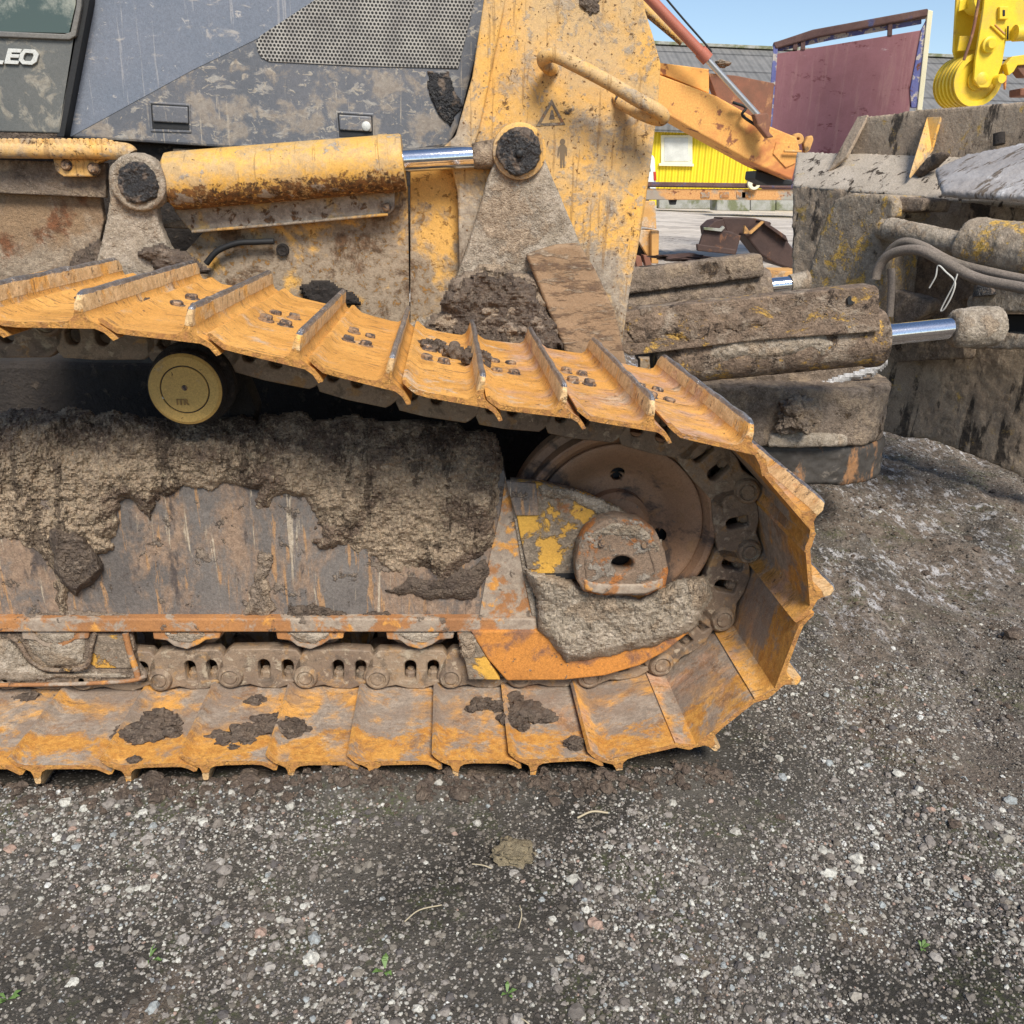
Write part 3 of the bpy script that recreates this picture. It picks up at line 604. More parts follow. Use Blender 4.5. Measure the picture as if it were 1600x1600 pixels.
for i, (px, py, sz, lb) in enumerate([(602, 1522, .024, 'small green weed sprouting through the gravel near the bottom middle'), (1440, 1483, .017, 'tiny green weed on the dark gravel at lower right'), (10, 1553, .02, 'tiny green weed at the left edge of the gravel'), (792, 1562, .018, 'single green leaf sprouting between dark and pale pebbles'), (232, 1495, .03, 'thin grass sprout on mossy gravel at lower left')]):
    b = atz(px, py, .0); bm = bmesh.new(); b.z = float(groundz(b.x, b.y))+.004; rr = random.Random(i)
    for k in range(3+int(sz*160)):
        a = rr.uniform(0, 6.28); L = sz*rr.uniform(.6, 1.1); d = Vector((math.cos(a), math.sin(a), 0)); s_ = Vector((-d.y, d.x, 0))*L*.22
        if i == 4: s_ *= .25
        st = b+d*rr.uniform(0, sz*.4); p = [st-s_*.25, st+s_*.25, st+d*L*.5+s_+Vector((0, 0, L*.45)), st+d*L*.95+Vector((0, 0, L*.4)), st+d*L*.5-s_+Vector((0, 0, L*.42))]
        vs = [bm.verts.new(q) for q in p]; bm.faces.new((vs[0], vs[1], vs[2], vs[3], vs[4]))
    t = frombm('weed', bm, LF); so_ = t.modifiers.new('s', 'SOLIDIFY'); so_.thickness = .0006; tag(t, lb, 'weed')

# ================================================================== BULLDOZER
DZ = empty('bulldozer', (1.2, 1.6, 0), 'muddy yellow crawler bulldozer with dark grey hood, rusty orange tracks and angled blade', 'bulldozer')
# ---- track shoes
NODES_PX = [(-260, 495), (-55, 500), (125, 505), (294, 526), (459, 564), (603, 600), (747, 628), (877, 644), (1014, 665), (1165, 700), (1262, 812), (1272, 932), (1223, 1063), (1105, 1157), (965, 1189), (834, 1192), (712, 1194), (582, 1196), (454, 1196), (320, 1196), (197, 1202), (56, 1202), (-80, 1202), (-215, 1204)]
NODES = [at(a, b, 0) for a, b in NODES_PX]
PITCH, SW = .216, .94
def shoe_profile(curl=1.):
    # (s, n): outline of the rolled single-grouser section
    tl = lambda a: [(x_, n_*(curl if (x_ > .04 and n_ < 0) else 1)) for x_, n_ in a]
    top = [(-.186, .016), (-.178, .018), (-.165, .010), (-.148, .001), (-.12, 0), (-.05, 0), (-.024, .002), (-.013, .010), (-.009, .022), (-.007, .062), (-.004, .066), (.004, .066), (.007, .062), (.009, .020), (.014, .008), (.026, .001), (.045, -.008), (.060, -.022), (.067, -.032)]
    bot = [(.059, -.036), (.044, -.020), (.026, -.012), (-.12, -.012), (-.148, -.011), (-.168, -.001), (-.182, .008)]
    return tl(top)+tl(bot)
def shoe_mesh(seed, curl=1.):
    pr = shoe_profile(curl); n = len(pr); ys = np.concatenate([[0, .004, .010, .020], np.linspace(.04, SW-.02, 44), [SW-.006, SW]])
    bm = bmesh.new(); rows = []; rr = np.random.default_rng(seed)
    ph = rr.uniform(0, 50)
    for j, y in enumerate(ys):
        row = []
        for s_, n_ in pr:
            z = n_; x = s_
            if n_ > .03:   # grouser crest worn low towards its outer corners and nicked
                wv = float(fbm(np.array([y*14+ph]), np.array([3.1]), 3, 5)[0])-.5
                z += wv*.007-.020*math.exp(-(y/.016)**2)-.022*math.exp(-((SW-y)/.02)**2); x += (wv*.004)
            else:
                z += (float(fbm(np.array([y*5+ph]), np.array([s_*9]), 3, 7)[0])-.5)*.004
            yy = y
            if j == 0: yy = y+(float(fbm(np.array([s_*60+ph]), np.array([.3]), 3, 8)[0])-.5)*.006+.001
            row.append(bm.verts.new((x, yy, z)))
        rows.append(row)
    for A, B in zip(rows, rows[1:]):
        for k in range(n): bm.faces.new((A[k], B[k], B[(k+1) % n], A[(k+1) % n]))
    bm.faces.new(rows[0]); bm.faces.new(rows[-1][::-1])
    me = bpy.data.meshes.new('track_shoe'); bmesh.ops.recalc_face_normals(bm, faces=bm.faces); bm.to_mesh(me); bm.free(); me.materials.append(M['shoe'])
    for p in me.polygons: p.use_smooth = True
    me.set_sharp_from_angle(angle=math.radians(38)); return me
SH = [shoe_mesh(i) for i in range(4)]; SHR = [shoe_mesh(i+10, 1.62) for i in range(3)]
def bolt_mesh():
    bm = bmesh.new(); addlathe(bm, (0, 0, -.002), (0, 0, 1), [(0, .017), (.014, .017), (.018, .0145), (.019, .008)], 6)
    addlathe(bm, (0, 0, -.003), (0, 0, 1), [(0, .021), (.006, .021), (.007, .018)], 20); me = bpy.data.meshes.new('bolt'); bmesh.ops.recalc_face_normals(bm, faces=bm.faces); bm.to_mesh(me); bm.free(); me.materials.append(M['bolt']); return me
BM_ = bolt_mesh()
# link body in (s, n) with the pin at the origin; s runs with the shoes
def link_mesh(Y0, Y1, name):
    k = PITCH/112.
    o_ = [(16, 15), (10, 30), (2, 40), (-4, 45), (-60, 47), (-98, 45), (-104, 36), (-104, 8), (-100, -6), (-84, -14), (-70, -20), (-46, -19), (-28, -13), (-14, -16)]
    o_ += [(20*math.cos(a), 20*math.sin(a)) for a in [math.radians(d) for d in (-120, -90, -60, -30, 0, 25, 45)]]
    o_ = [(-x_*-1*k, y_*k) for x_, y_ in o_]
    def win(cx_, w_, y0, y1):
        r_ = w_/2; return [(k*(cx_+r_*math.cos(a)), k*(y1-r_+r_*math.sin(a))) for a in [math.pi*i/6 for i in range(7)]]+[(k*(cx_-r_), k*(y0+3)), (k*(cx_-r_+4), k*y0), (k*(cx_+r_-4), k*y0), (k*(cx_+r_), k*(y0+3))]
    a = flat2d(name, o_, [win(-50, 22, -8, 32), win(-85, 22, -8, 32)], Y0+.004, Y1-Y0, None, world=True, bw=.004)
    me = a.data; bpy.data.objects.remove(a); return me
def merge_mesh(name, meshes, m, xf=None):
    bm = bmesh.new()
    for q in meshes: bm.from_mesh(q)
    addlathe(bm, (0, .37, 0), (0, .57, 0), [(0, .03), (.2, .03)], 20)
    me = bpy.data.meshes.new(name); bm.to_mesh(me); bm.free(); me.materials.append(m); return me
def pin_mesh(Y0):
    bm = bmesh.new(); addlathe(bm, (0, Y0, 0), (0, Y0+1, 0), [(.002, .008), (0, .014), (.001, .018), (.006, .0205), (.006, .0235), (0, .026), (.002, .032), (.010, .0365), (.03, .039), (.22, .039)], 28)
    me = bpy.data.meshes.new('link_pin'); bmesh.ops.recalc_face_normals(bm, faces=bm.faces); bm.to_mesh(me); bm.free(); me.materials.append(M['link'])
    for p in me.polygons: p.use_smooth = True
    me.set_sharp_from_angle(angle=math.radians(35)); return me
def linkbolt_mesh():
    bm = bmesh.new(); k = PITCH/112.
    for cx_ in (-50,): addlathe(bm, (k*cx_, .39, k*-14), (k*cx_, .39, 1), [(0, .017), (.030, .017), (.034, .014), (.036, .010), (.042, .010)], 10)
    me = bpy.data.meshes.new('link_bolt'); bmesh.ops.recalc_face_normals(bm, faces=bm.faces); bm.to_mesh(me); bm.free(); me.materials.append(M['link']); return me
def flipn(me):   # the 2-D outline was drawn with +n toward the rail (inward)
    me.transform(Matrix.Scale(-1, 4, (0, 0, 1))); me.flip_normals(); return me
LM = flipn(merge_mesh('track_link', [link_mesh(.358, .395, 'a'), link_mesh(.545, .582, 'b')], M['link'])); PM = pin_mesh(.343); LBM = flipn(linkbolt_mesh())
def cp_(me, name, parent, mw):
    o = bpy.data.objects.new(name, me); COL.objects.link(o); o.parent = parent
    return o
DZI = Matrix.Translation(-DZ.location)
for i in range(1, len(NODES)):
    a, b = NODES[i-1], NODES[i]; t = (b-a); L = t.length; t.normalize(); th = math.atan2(-t.z, t.x); sx = L/PITCH
    if not (i < 3): sx = max(.96, min(1.12, sx*.97))
    mw = Matrix.Translation(b) @ Matrix.Rotation(th, 4, 'Y') @ Matrix.Scale(sx, 4, (1, 0, 0))
    o = cp_(SHR[i % 3] if 9 <= i <= 14 else SH[i % 4], 'track_shoe', DZ, mw); o.matrix_parent_inverse = DZI; o.matrix_basis = mw
    for bx, by in ((-.085, .40), (-.085, .54), (-.135, .40), (-.135, .54)):
        q = cp_(BM_, 'bolt', o, None); q.location = (bx+.0, by, 0); q.rotation_euler = (random.uniform(-.06, .06), random.uniform(-.06, .06), random.uniform(0, 1)); q.location.z = random.uniform(-.006, .001); q.scale = (1, 1, random.uniform(.8, 1.05))
    nrm = Vector((-t.z, 0, t.x)); pc = b+t*.012-nrm*.054
    if i+1 < len(NODES):  # link faces from this pin to the previous one
        t0 = t; th2 = th
        mw2 = Matrix.Translation(pc) @ Matrix.Rotation(th2, 4, 'Y') @ Matrix.Scale(min(1.1, L/PITCH), 4, (1, 0, 0))
        o = cp_(LM, 'track_link', DZ, None); o.matrix_parent_inverse = DZI; o.matrix_basis = mw2
        q = cp_(PM, 'link_pin', o, None); q = cp_(LBM, 'link_bolt', o, None); q = cp_(LBM, 'link_bolt', o, None); q.location.x = -35*PITCH/112.
# ---- idler wheel
IC = at(966, 826, .37)
def idler():
    k = mpp(IC)
    p0 = Vector((IC.x, .362, IC.z)); bm = bmesh.new()
    # rim, tread, centre flange, far tread (hollow in front)
    addlathe(bm, p0, p0+Vector((0, 1, 0)), [(.055, .235), (.020, .262), (.006, .272), (.0, .286), (.004, .292), (.060, .292), (.066, .312), (.075, .318), (.125, .318), (.134, .312), (.14, .292), (.2, .292), (.2, .1)], 96, caps=False)
    o = frombm('idler_wheel', bm, M['idler'], DZ, 30)
    hs = [(IC.x+.147*math.cos(a), IC.z+.147*math.sin(a)) for a in [math.radians(90-d) for d in (0, 108, 180, 252, 288)]]
    nr_, na = 64, 400; rr_ = np.linspace(.04, .252, nr_); aa = np.linspace(0, 2*math.pi, na, endpoint=False); Rg, Ag = np.meshgrid(rr_, aa, indexing='ij')
    Xg, Zg = IC.x+Rg*np.cos(Ag), IC.z+Rg*np.sin(Ag); q_ = np.clip((.250-Rg)/.11, 0, 1); Yg = .380+.058*q_*q_*(3-2*q_)
    for h_ in hs:      # snap the rim of each bolt hole to a clean circle
        d_ = np.hypot(Xg-h_[0], Zg-h_[1]); k_ = (abs(d_-.0215) < .0022); f_ = .0215/np.maximum(d_, 1e-6); Xg = np.where(k_, h_[0]+(Xg-h_[0])*f_, Xg); Zg = np.where(k_, h_[1]+(Zg-h_[1])*f_, Zg)
    vs = np.stack([Xg, Yg, Zg], -1).reshape(-1, 3).tolist(); fs = []
    keep = np.ones(Rg.shape, bool)
    for h_ in hs: keep &= np.hypot(Xg-h_[0], Zg-h_[1]) > .0205
    for a_ in range(nr_-1):
        for b_ in range(na):
            b2 = (b_+1) % na
            if keep[a_, b_] and keep[a_+1, b_] and keep[a_, b2] and keep[a_+1, b2]: fs.append((a_*na+b_, (a_+1)*na+b_, (a_+1)*na+b2, a_*na+b2))
    me = bpy.data.meshes.new('idler_disc'); me.from_pydata(vs, [], fs); me.update(); d = link('idler_disc', me, M['idler'], None, 60); sd = d.modifiers.new('s', 'SOLIDIFY'); sd.thickness = .022; sd.offset = -1 if me.polygons[0].normal.y < 0 else 1
    d.parent = o
    lathe('idler_hub', (IC.x, .34, IC.z), (IC.x, 1, IC.z), [(.05, .05), (.052, .085), (.066, .10), (.2, .105)], M['idler'], o, 48)
    lathe('idler_backing', (IC.x, .475, IC.z), (IC.x, 1, IC.z), [(0, .24), (.02, .24)], M['black'], o, 48)
    return o
idler()
# ---- track frame and its caked mud
fr = slab('track_frame', [(-60, 700), (788, 735), (842, 985), (-60, 985)], .355, .25, M['frame'], DZ, .006)
slab('frame_gusset', [(790, 745), (812, 830), (842, 984), (745, 984), (765, 870), (782, 800)], .349, .005, M['rust'], DZ, .002)
slab('frame_flange', [(-60, 967), (838, 967), (840, 988), (-60, 988)], .325, .06, M['rust'], DZ, .005)
slab('frame_seam', [(795, 760), (806, 760), (828, 900), (848, 985), (836, 985), (818, 900)], .342, .012, M['mud_gray'], DZ, .004)
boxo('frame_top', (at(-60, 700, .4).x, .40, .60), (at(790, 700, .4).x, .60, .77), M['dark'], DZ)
def yf(gx, gy): return .35+np.clip((715-gy)/75., 0, 1.3)**1.4*.11+np.clip(fbm(gx*.011, gy*.011, 3, 77)-.4, 0, 1)*.04
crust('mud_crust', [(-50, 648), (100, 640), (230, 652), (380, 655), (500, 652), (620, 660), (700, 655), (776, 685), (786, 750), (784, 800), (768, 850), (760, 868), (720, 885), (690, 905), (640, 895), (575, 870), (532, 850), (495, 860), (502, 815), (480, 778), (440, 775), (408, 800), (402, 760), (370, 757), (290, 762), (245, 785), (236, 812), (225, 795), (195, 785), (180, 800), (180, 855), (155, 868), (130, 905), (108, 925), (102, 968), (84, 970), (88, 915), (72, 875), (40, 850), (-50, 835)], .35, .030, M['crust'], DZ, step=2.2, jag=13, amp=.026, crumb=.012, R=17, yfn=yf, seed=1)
for k, (pl, mm) in enumerate([([(75, 825), (120, 830), (150, 860), (165, 895), (120, 930), (92, 910), (80, 870)], 'mud_wet'), ([(395, 890), (405, 860), (425, 870), (412, 905), (432, 950), (415, 968), (385, 960)], 'mud_brown'), ([(690, 905), (760, 872), (765, 900), (745, 935), (700, 940), (640, 930), (600, 925), (640, 900)], 'mud_wet'), ([(445, 968), (450, 945), (490, 940), (520, 955), (560, 962), (600, 955), (620, 968)], 'mud_wet'), ([(0, 968), (40, 960), (110, 955), (200, 958), (240, 968)], 'mud_brown'), ([(355, 968), (400, 958), (440, 962), (450, 968)], 'mud_wet')]):
    crust('mud_shade_patch', pl, .352, .016 if k != 0 else .05, M[mm], DZ, step=2.2, jag=7, amp=.01, crumb=.008, R=8, seed=20+k)
# ---- carrier roller
RC = at(290, 608, .27)
def roller():
    k = mpp(RC); r0 = 59*k
    o = lathe('carrier_roller', (RC.x, .27, RC.z), (RC.x, 1, RC.z), [(0, r0-.006), (.002, r0-.002), (.006, r0), (.030, r0), (.034, r0-.008), (.055, r0-.008), (.06, r0+.012), (.085, r0+.014), (.10, r0), (.33, r0)], M['dark'], DZ, 64)
    lathe('roller_cap', (RC.x, .262, RC.z), (RC.x, 1, RC.z), [(0, r0*.60), (.0045, r0*.612), (.0045, r0*.635), (0, r0*.645), (0, r0-.012), (.005, r0-.005), (.009, r0-.005)], M['roller'], o, 72, 20)
    bm = bmesh.new(); addlathe(bm, (RC.x, .2655, RC.z), (RC.x, 1, RC.z), [(0, r0*.610), (.0005, r0*.61), (.0005, r0*.638), (0, r0*.638)], 72, caps=False); frombm('cap_groove', bm, M['black'], o)
    lathe('cap_plug', (RC.x, .2585, RC.z+.005), (RC.x, 1, RC.z+.005), [(0, .003), (0, .006), (.003, .0075), (.008, .0075)], M['bolt'], o, 20)
    for q in ((249, 581), (248, 621)): slab('paint_chip', [(q[0]-8, q[1]-4), (q[0]+3, q[1]-3), (q[0]+8, q[1]+2), (q[0]+2, q[1]+5), (q[0]-6, q[1]+3)], .2625, .004, M['white'], o, .0005)
    return o
RL = roller()
def text(name, s_, px, py, Y, hpx, m, parent, th=.003, shear=0, sp_=1.0, bold=.0):
    cu_ = bpy.data.curves.new(name, 'FONT'); cu_.body = s_; cu_.size = hpx*mpp(at(px, py, Y))/.7; cu_.extrude = th; cu_.shear = shear; cu_.space_character = sp_; cu_.offset = bold
    o = bpy.data.objects.new('tmp', cu_); COL.objects.link(o); dg = bpy.context.evaluated_depsgraph_get(); dg.update()
    me = bpy.data.meshes.new_from_object(o.evaluated_get(dg)); bpy.data.objects.remove(o); bpy.data.curves.remove(cu_)
    p = at(px, py, Y); me.transform(Matrix(((1, 0, 0, p.x), (0, 0, -1, Y), (0, 1, 0, p.z), (0, 0, 0, 1)))); me.materials.clear()
    return link(name, me, m, parent)
text('raised_lettering', 'ITR', 276, 632, .262, 9, grime('letter_tan', (.30, .18, .06), (.25, .15, .05), rough=.7), RL, .003, bold=.0006)
lathe('roller_shaft', at(290, 608, .3), at(290, 608, .3)+Vector((0, 1, 0)), [(0, .03), (.7, .03)], M['dark'], DZ, 24)
# roller bracket leaning behind it
slab('roller_bracket', [(372, 572), (400, 640), (392, 675), (360, 690), (350, 600)], .50, .10, M['dark'], DZ, .01)
# ---- bottom rollers
for px in (85, 290, 483, 655, 830):
    c = at(px, 968, .37); r = 62*mpp(c)
    o = lathe('track_roller', (c.x, .40, c.z), (c.x, 1.4, c.z), [(0, r*.6), (.002, r*.93), (.008, r), (.022, r), (.024, r*.86), (.07, r*.86), (.14, r*.86), (.16, r), (.2, r)], M['idler'], DZ, 56)
    if px < 700:
        p = [(px-52, 988), (px+55, 988), (px+53, 998), (px+32, 1000), (px+20, 1008), (px+2, 1015), (px-18, 1010), (px-30, 1001), (px-50, 999)]
        slab('roller_cap', p, .335, .05, M['rust'], o, .004)
        crust('cap_mud', [(px-35, 988), (px+36, 988), (px+28, 997), (px+8, 1006), (px-12, 1004), (px-24, 998)], .336, .008, M['mud_gray'], o, step=2.5, jag=2, amp=.003, crumb=.003, R=5, seed=px)
# rock guards between the rollers
g = slab('roller_guard', [(-60, 990), (205, 990), (216, 1040), (229, 1056), (226, 1065), (150, 1070), (-60, 1075)], .345, .02, M['mud_brown'], DZ, .004)
tube('guard_rim', [at(a, b, .325) for a, b in ((-60, 1071), (100, 1069), (200, 1064), (228, 1056))], .006, M['rust'], g)
tube('guard_rib', [at(a, b, .325) for a, b in ((12, 992), (30, 1005), (48, 1032), (75, 1046), (120, 1046), (137, 1038), (143, 1010), (148, 990))], .006, M['mud_scratch'], g)
tube('guard_post', [at(a, b, .33) for a, b in ((196, 990), (202, 1015), (212, 1045), (216, 1060))], .009, M['rust'], g)
slab('guard_face', [(152, 994), (194, 994), (205, 1044), (150, 1044), (140, 1036)], .338, .01, M['yoke'], g, .002)
crust('mud_shade_patch', [(-40, 995), (20, 1000), (50, 1040), (80, 1052), (190, 1050), (205, 1058), (-40, 1066)], .342, .02, M['mud_gray'], DZ, jag=4, step=2.8, amp=.01, crumb=.006, seed=41)
crust('mud_shade_patch', [(40, 992), (135, 992), (132, 1035), (118, 1042), (78, 1042), (52, 1020)], .345, .015, M['mud_gray'], DZ, jag=3, step=2.8, amp=.01, crumb=.006, seed=42)
# nose guard
g = slab('nose_guard', [(735, 986), (848, 986), (870, 930), (1090, 915), (1082, 985), (1040, 1018), (1000, 1040), (945, 1056), (880, 1063), (792, 1064), (762, 1030)], .315, .025, M['rustbright'], DZ, .005)
slab('guard_end', [(714, 990), (738, 990), (762, 1030), (782, 1063), (732, 1062), (728, 1040)], .32, .03, M['yoke'], DZ, .004)
crust('mud_shade_patch', [(716, 992), (745, 992), (742, 1020), (735, 1032), (722, 1028)], .32, .015, M['mud_gray'], DZ, jag=3, step=2.2, amp=.006, crumb=.006, seed=43)
crust('nose_mud', [(822, 890), (880, 905), (1000, 934), (1058, 908), (1100, 900), (1112, 928), (1088, 982), (1050, 1000), (1000, 1014), (940, 1028), (885, 1036), (862, 1006), (842, 985), (838, 935)], .315, .045, M['mud_gray'], DZ, jag=4, step=2.4, amp=.014, crumb=.010, R=12, seed=44)
# yoke, bearing bracket
YK = flat2d('idler_yoke', [(800, 752), (848, 757), (900, 768), (962, 795), (1003, 822), (1014, 860), (1012, 905), (828, 902), (815, 840)], [], .335, .03, M['yoke'], DZ)
slab('yoke_pad', [(790, 752), (838, 756), (842, 806), (806, 806)], .325, .02, M['frame'], DZ, .003)
crust('mud_shade_patch', [(838, 757), (905, 768), (965, 792), (1000, 818), (1016, 862), (990, 850), (955, 815), (900, 785), (850, 775)], .333, .02, M['mud_gray'], DZ, jag=4, step=2.2, amp=.01, crumb=.007, R=8, seed=45)
boxo('yoke_slot', (at(840, 900, .33).x, .328, at(840, 904, .33).z), (at(905, 900, .33).x, .345, at(840, 896, .33).z), M['black'], DZ, 0)
BO = [(905, 905), (903, 878), (910, 850), (922, 830), (940, 818), (965, 812), (998, 818), (1022, 835), (1034, 862), (1040, 892), (1036, 912), (1010, 926), (940, 926), (914, 920)]
br = flat2d('bearing_bracket', BO, [circ((972, 881), 22, 24, 17)], .262, .05, grime('bracket_rust_mud', (.30, .22, .16), (.22, .15, .10), [dict(c1=(.46, .17, .04), c2=(.3, .12, .04), scale=13, thr=.55, soft=.04, h=.001), dict(**GRAYM, scale=18, thr=.56, soft=.04, h=.002, g=.003)], rough=.85, bump=((120, .004),)), DZ, bw=.008)
lathe('bracket_bore', at(972, 881, .33), at(972, 881, .33)+Vector((0, 1, 0)), [(0, .05), (.01, .05)], M['dark'], br, 24)
BKM = br.data.materials[0]
for pl in ([(918, 842), (928, 840), (933, 858), (926, 880), (928, 912), (916, 914), (912, 878), (921, 860)], [(1008, 840), (1018, 842), (1032, 872), (1037, 894), (1032, 912), (1020, 912), (1022, 892), (1014, 868)]): mudify(slab('bracket_rib', pl, .250, .02, BKM, br, .003), .005, ((.02, .005),))
mudify(slab('bracket_collar', [(946, 850), (998, 850), (1006, 880), (1003, 916), (942, 916), (938, 880)], .252, .015, BKM, br, .003), .005, ((.02, .006), (.008, .003))) if False else None
mudify(slab('bracket_lip', [(912, 906), (940, 914), (1004, 914), (1038, 904), (1036, 918), (1008, 929), (940, 929), (914, 923)], .247, .03, M['rust'], br, .003), .005, ((.02, .005),))
for q in ((941, 850), (1008, 852)): lathe('bolt', at(*q, .245), at(*q, .245)+Vector((0, 1, 0)), [(0, .010), (.02, .012)], M['bolt'], br, 8)
crust('mud_shade_patch', [(915, 832), (960, 812), (1000, 818), (1032, 845), (1036, 880), (1012, 850), (980, 842), (940, 838), (922, 850)], .262, .014, M['mud_gray'], DZ, jag=3, step=2.4, amp=.008, crumb=.006, R=7, seed=46)
# small mud lumps on the idler rim
# ---- dark hull behind the track
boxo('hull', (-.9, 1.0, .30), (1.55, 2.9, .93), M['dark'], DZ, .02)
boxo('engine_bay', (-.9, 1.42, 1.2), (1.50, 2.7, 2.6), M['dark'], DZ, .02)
# ---- superstructure
HY = 1.33
slab('hood_panel', [(128, -60), (780, -60), (715, 200), (700, 228), (640, 236), (360, 231), (92, 214)], HY, .03, M['hood'], DZ, .008)
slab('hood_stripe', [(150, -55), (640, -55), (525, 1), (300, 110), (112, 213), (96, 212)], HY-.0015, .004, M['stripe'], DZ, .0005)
slab('grille_panel', [(402, 78), (400, 66), (406, 56), (560, -45), (755, -45), (742, 0), (716, 107), (560, 103), (420, 96), (408, 90)], HY-.004, .006, M['grille'], DZ, .001)
for (x0, y0, x1, y1), nm in (((235, 160, 297, 203), 'a'), ((527, 175, 584, 216), 'b')):
    f = slab('hood_latch', [(x0-3, y0-2), (x1, y0+2), (x1+2, y1+5), (x0, y1+3)], HY-.004, .01, M['hood'], DZ, .003)
    slab('latch_recess', [(x0, y0+1), (x1-2, y0+5), (x1-1, y1), (x0+3, y1-2)], HY-.0055, .003, M['black'], f, .001)
    slab('latch_lid', [(x0+2, y0+4), (x1-4, y0+7), (x1-3, y1-10), (x0+4, y1-13)], HY-.014, .008, M['hood'], f, .004)
lathe('latch_lock', at(572, 197, HY-.02), at(572, 197, HY-.02)+Vector((0, 1, 0)), [(0, .010), (.003, .015), (.008, .016)], M['badge'], DZ, 24)
crust('grease_smear', [(672, 112), (700, 108), (715, 150), (722, 170), (706, 196), (690, 180), (672, 155), (662, 135)], HY-.004, .010, M['grease'], DZ, jag=6, step=2.5, amp=.008, crumb=.004, seed=51)
# body behind/below the hood
slab('body_side', [(-60, 205), (120, 208), (640, 228), (650, 300), (640, 460), (-60, 460)], 1.38, .03, M['dark'], DZ, .003)
slab('sill', [(270, 232), (640, 238), (640, 248), (270, 243)], 1.352, .02, M['mud_brown'], DZ, .003)
# cab door
CY = 1.28
cab = slab('cab_door', [(-60, 52), (112, 58), (121, 30), (127, -20), (132, -60), (136, -60), (93, 208), (-60, 204)], CY, .03, M['cab'], DZ, .006)
slab('window_frame', [(-60, 46), (100, 53), (110, 50), (119, 8), (122, -60), (131, -60), (127, 10), (118, 56), (108, 62), (-60, 55)], CY-.012, .03, grime('grey_seal', (.13, .125, .12), (.17, .16, .14), rough=.6), cab, .003)
def glass():
    s = NB('tinted_cab_glass'); s.b.inputs['Base Color'].default_value = (.12, .16, .13, 1); s.b.inputs['Roughness'].default_value = .06; s.b.inputs['Metallic'].default_value = .0
    c = s.mix(s.ss(s.noise(9, 7, .7), .5, .7), (.05, .07, .055), (.28, .28, .22)); s.link(c, s.b.inputs['Base Color']); s.b.inputs['Specular IOR Level'].default_value = .8; return s.m
GL = glass()
slab('window_glass', [(-60, -60), (121, -60), (118, 8), (108, 52), (-60, 48)], CY+.004, .01, GL, cab, .001)
slab('door_seal', [(131, -60), (142, -60), (140, 0), (100, 214), (88, 214), (90, 206)], CY+.002, .05, M['black'], DZ, .002)
slab('door_sill', [(-60, 204), (92, 208), (100, 216), (100, 224), (-60, 222)], CY+.004, .05, M['mud_wet'], DZ, .002)
# badge letters L E O (hexagonal O), cropped by the left edge as in the photo
def badge(pls, hs=[]):
    return flat2d('badge_letter', pls, hs, CY-.008, .006, M['badge'], cab, bw=.0008)
badge([(-14, 75), (-7, 75), (-10, 94), (5, 95), (4, 100), (-18, 99)])
badge([(13, 76), (33, 77), (32, 82), (18, 81.5), (17, 85), (30, 85.5), (29, 90), (16, 89.5), (15, 94.5), (29, 95.5), (28, 100), (7, 99)])
badge([(38, 77), (54, 78), (60, 84), (57, 96), (50, 101), (35, 100), (29.5, 94), (32, 84)], [[(40, 82), (37, 86), (35.5, 92), (38, 95.5), (48, 96), (51, 92), (53, 86), (51, 83)]])
# step rail with serrated tread
st = tube('step_rail', [at(a, b, 1.04) for a, b in ((-60, 233), (60, 234), (150, 235), (188, 236), (200, 238), (204, 242))], .026, M['yellow'], DZ, n=20)
bm = bmesh.new()
for k in range(24):
    x = -20+k*9.2
    p = at(x, 219.5+max(0, k-20)*2.5, 1.03); addlathe(bm, p-Vector((0, 0, .012)), p+Vector((0, 0, 1)), [(0, .012), (.014, .010), (.018, .005)], 8)
pa, pb = at(-30, 229, 1.05), at(192, 230, 1.05); addprism(bm, [pa, pb, pb+Vector((0, .12, 0)), pa+Vector((0, .12, 0))], [q-Vector((0, 0, .01)) for q in (pa, pb, pb+Vector((0, .12, 0)), pa+Vector((0, .12, 0)))])
frombm('step_tread', bm, M['yellow'], DZ)
b_ = slab('step_bracket', [(82, 247), (172, 247), (150, 256), (140, 270), (148, 276), (98, 276), (86, 266)], 1.06, .03, M['yellow'], DZ, .005)
for q in ((101, 258), (143, 263)): lathe('bolt', at(*q, 1.045), at(*q, 1.045)+Vector((0, 1, 0)), [(0, .011), (.008, .015), (.012, .017), (.02, .021)], M['bolt'], b_, 12)
slab('fender_upper', [(-60, 248), (166, 254), (165, 309), (-60, 299)], 1.10, .03, M['mud_brown'], DZ, .004)
slab('fender_lower', [(-60, 298), (157, 306), (162, 345), (150, 400), (140, 470), (-60, 470)], 1.14, .03, grime('brown_fender', (.30, .195, .11), (.22, .14, .085), [dict(**MUDL, scale=6, thr=.52, soft=.08, h=.001, g=.003), dict(c1=(.22, .09, .04), c2=(.12, .06, .03), scale=8, thr=.60, soft=.05)], rough=.9, bump=((70, .006), (200, .003))), DZ, .004)
crust('mud_shade_patch', [(120, 395), (150, 375), (165, 400), (160, 440), (110, 440)], 1.12, .03, M['mud_wet'], DZ, jag=7, step=3, amp=.012, crumb=.008, seed=52)  # dark patch shaped as the bracket's cast shadow on the fender
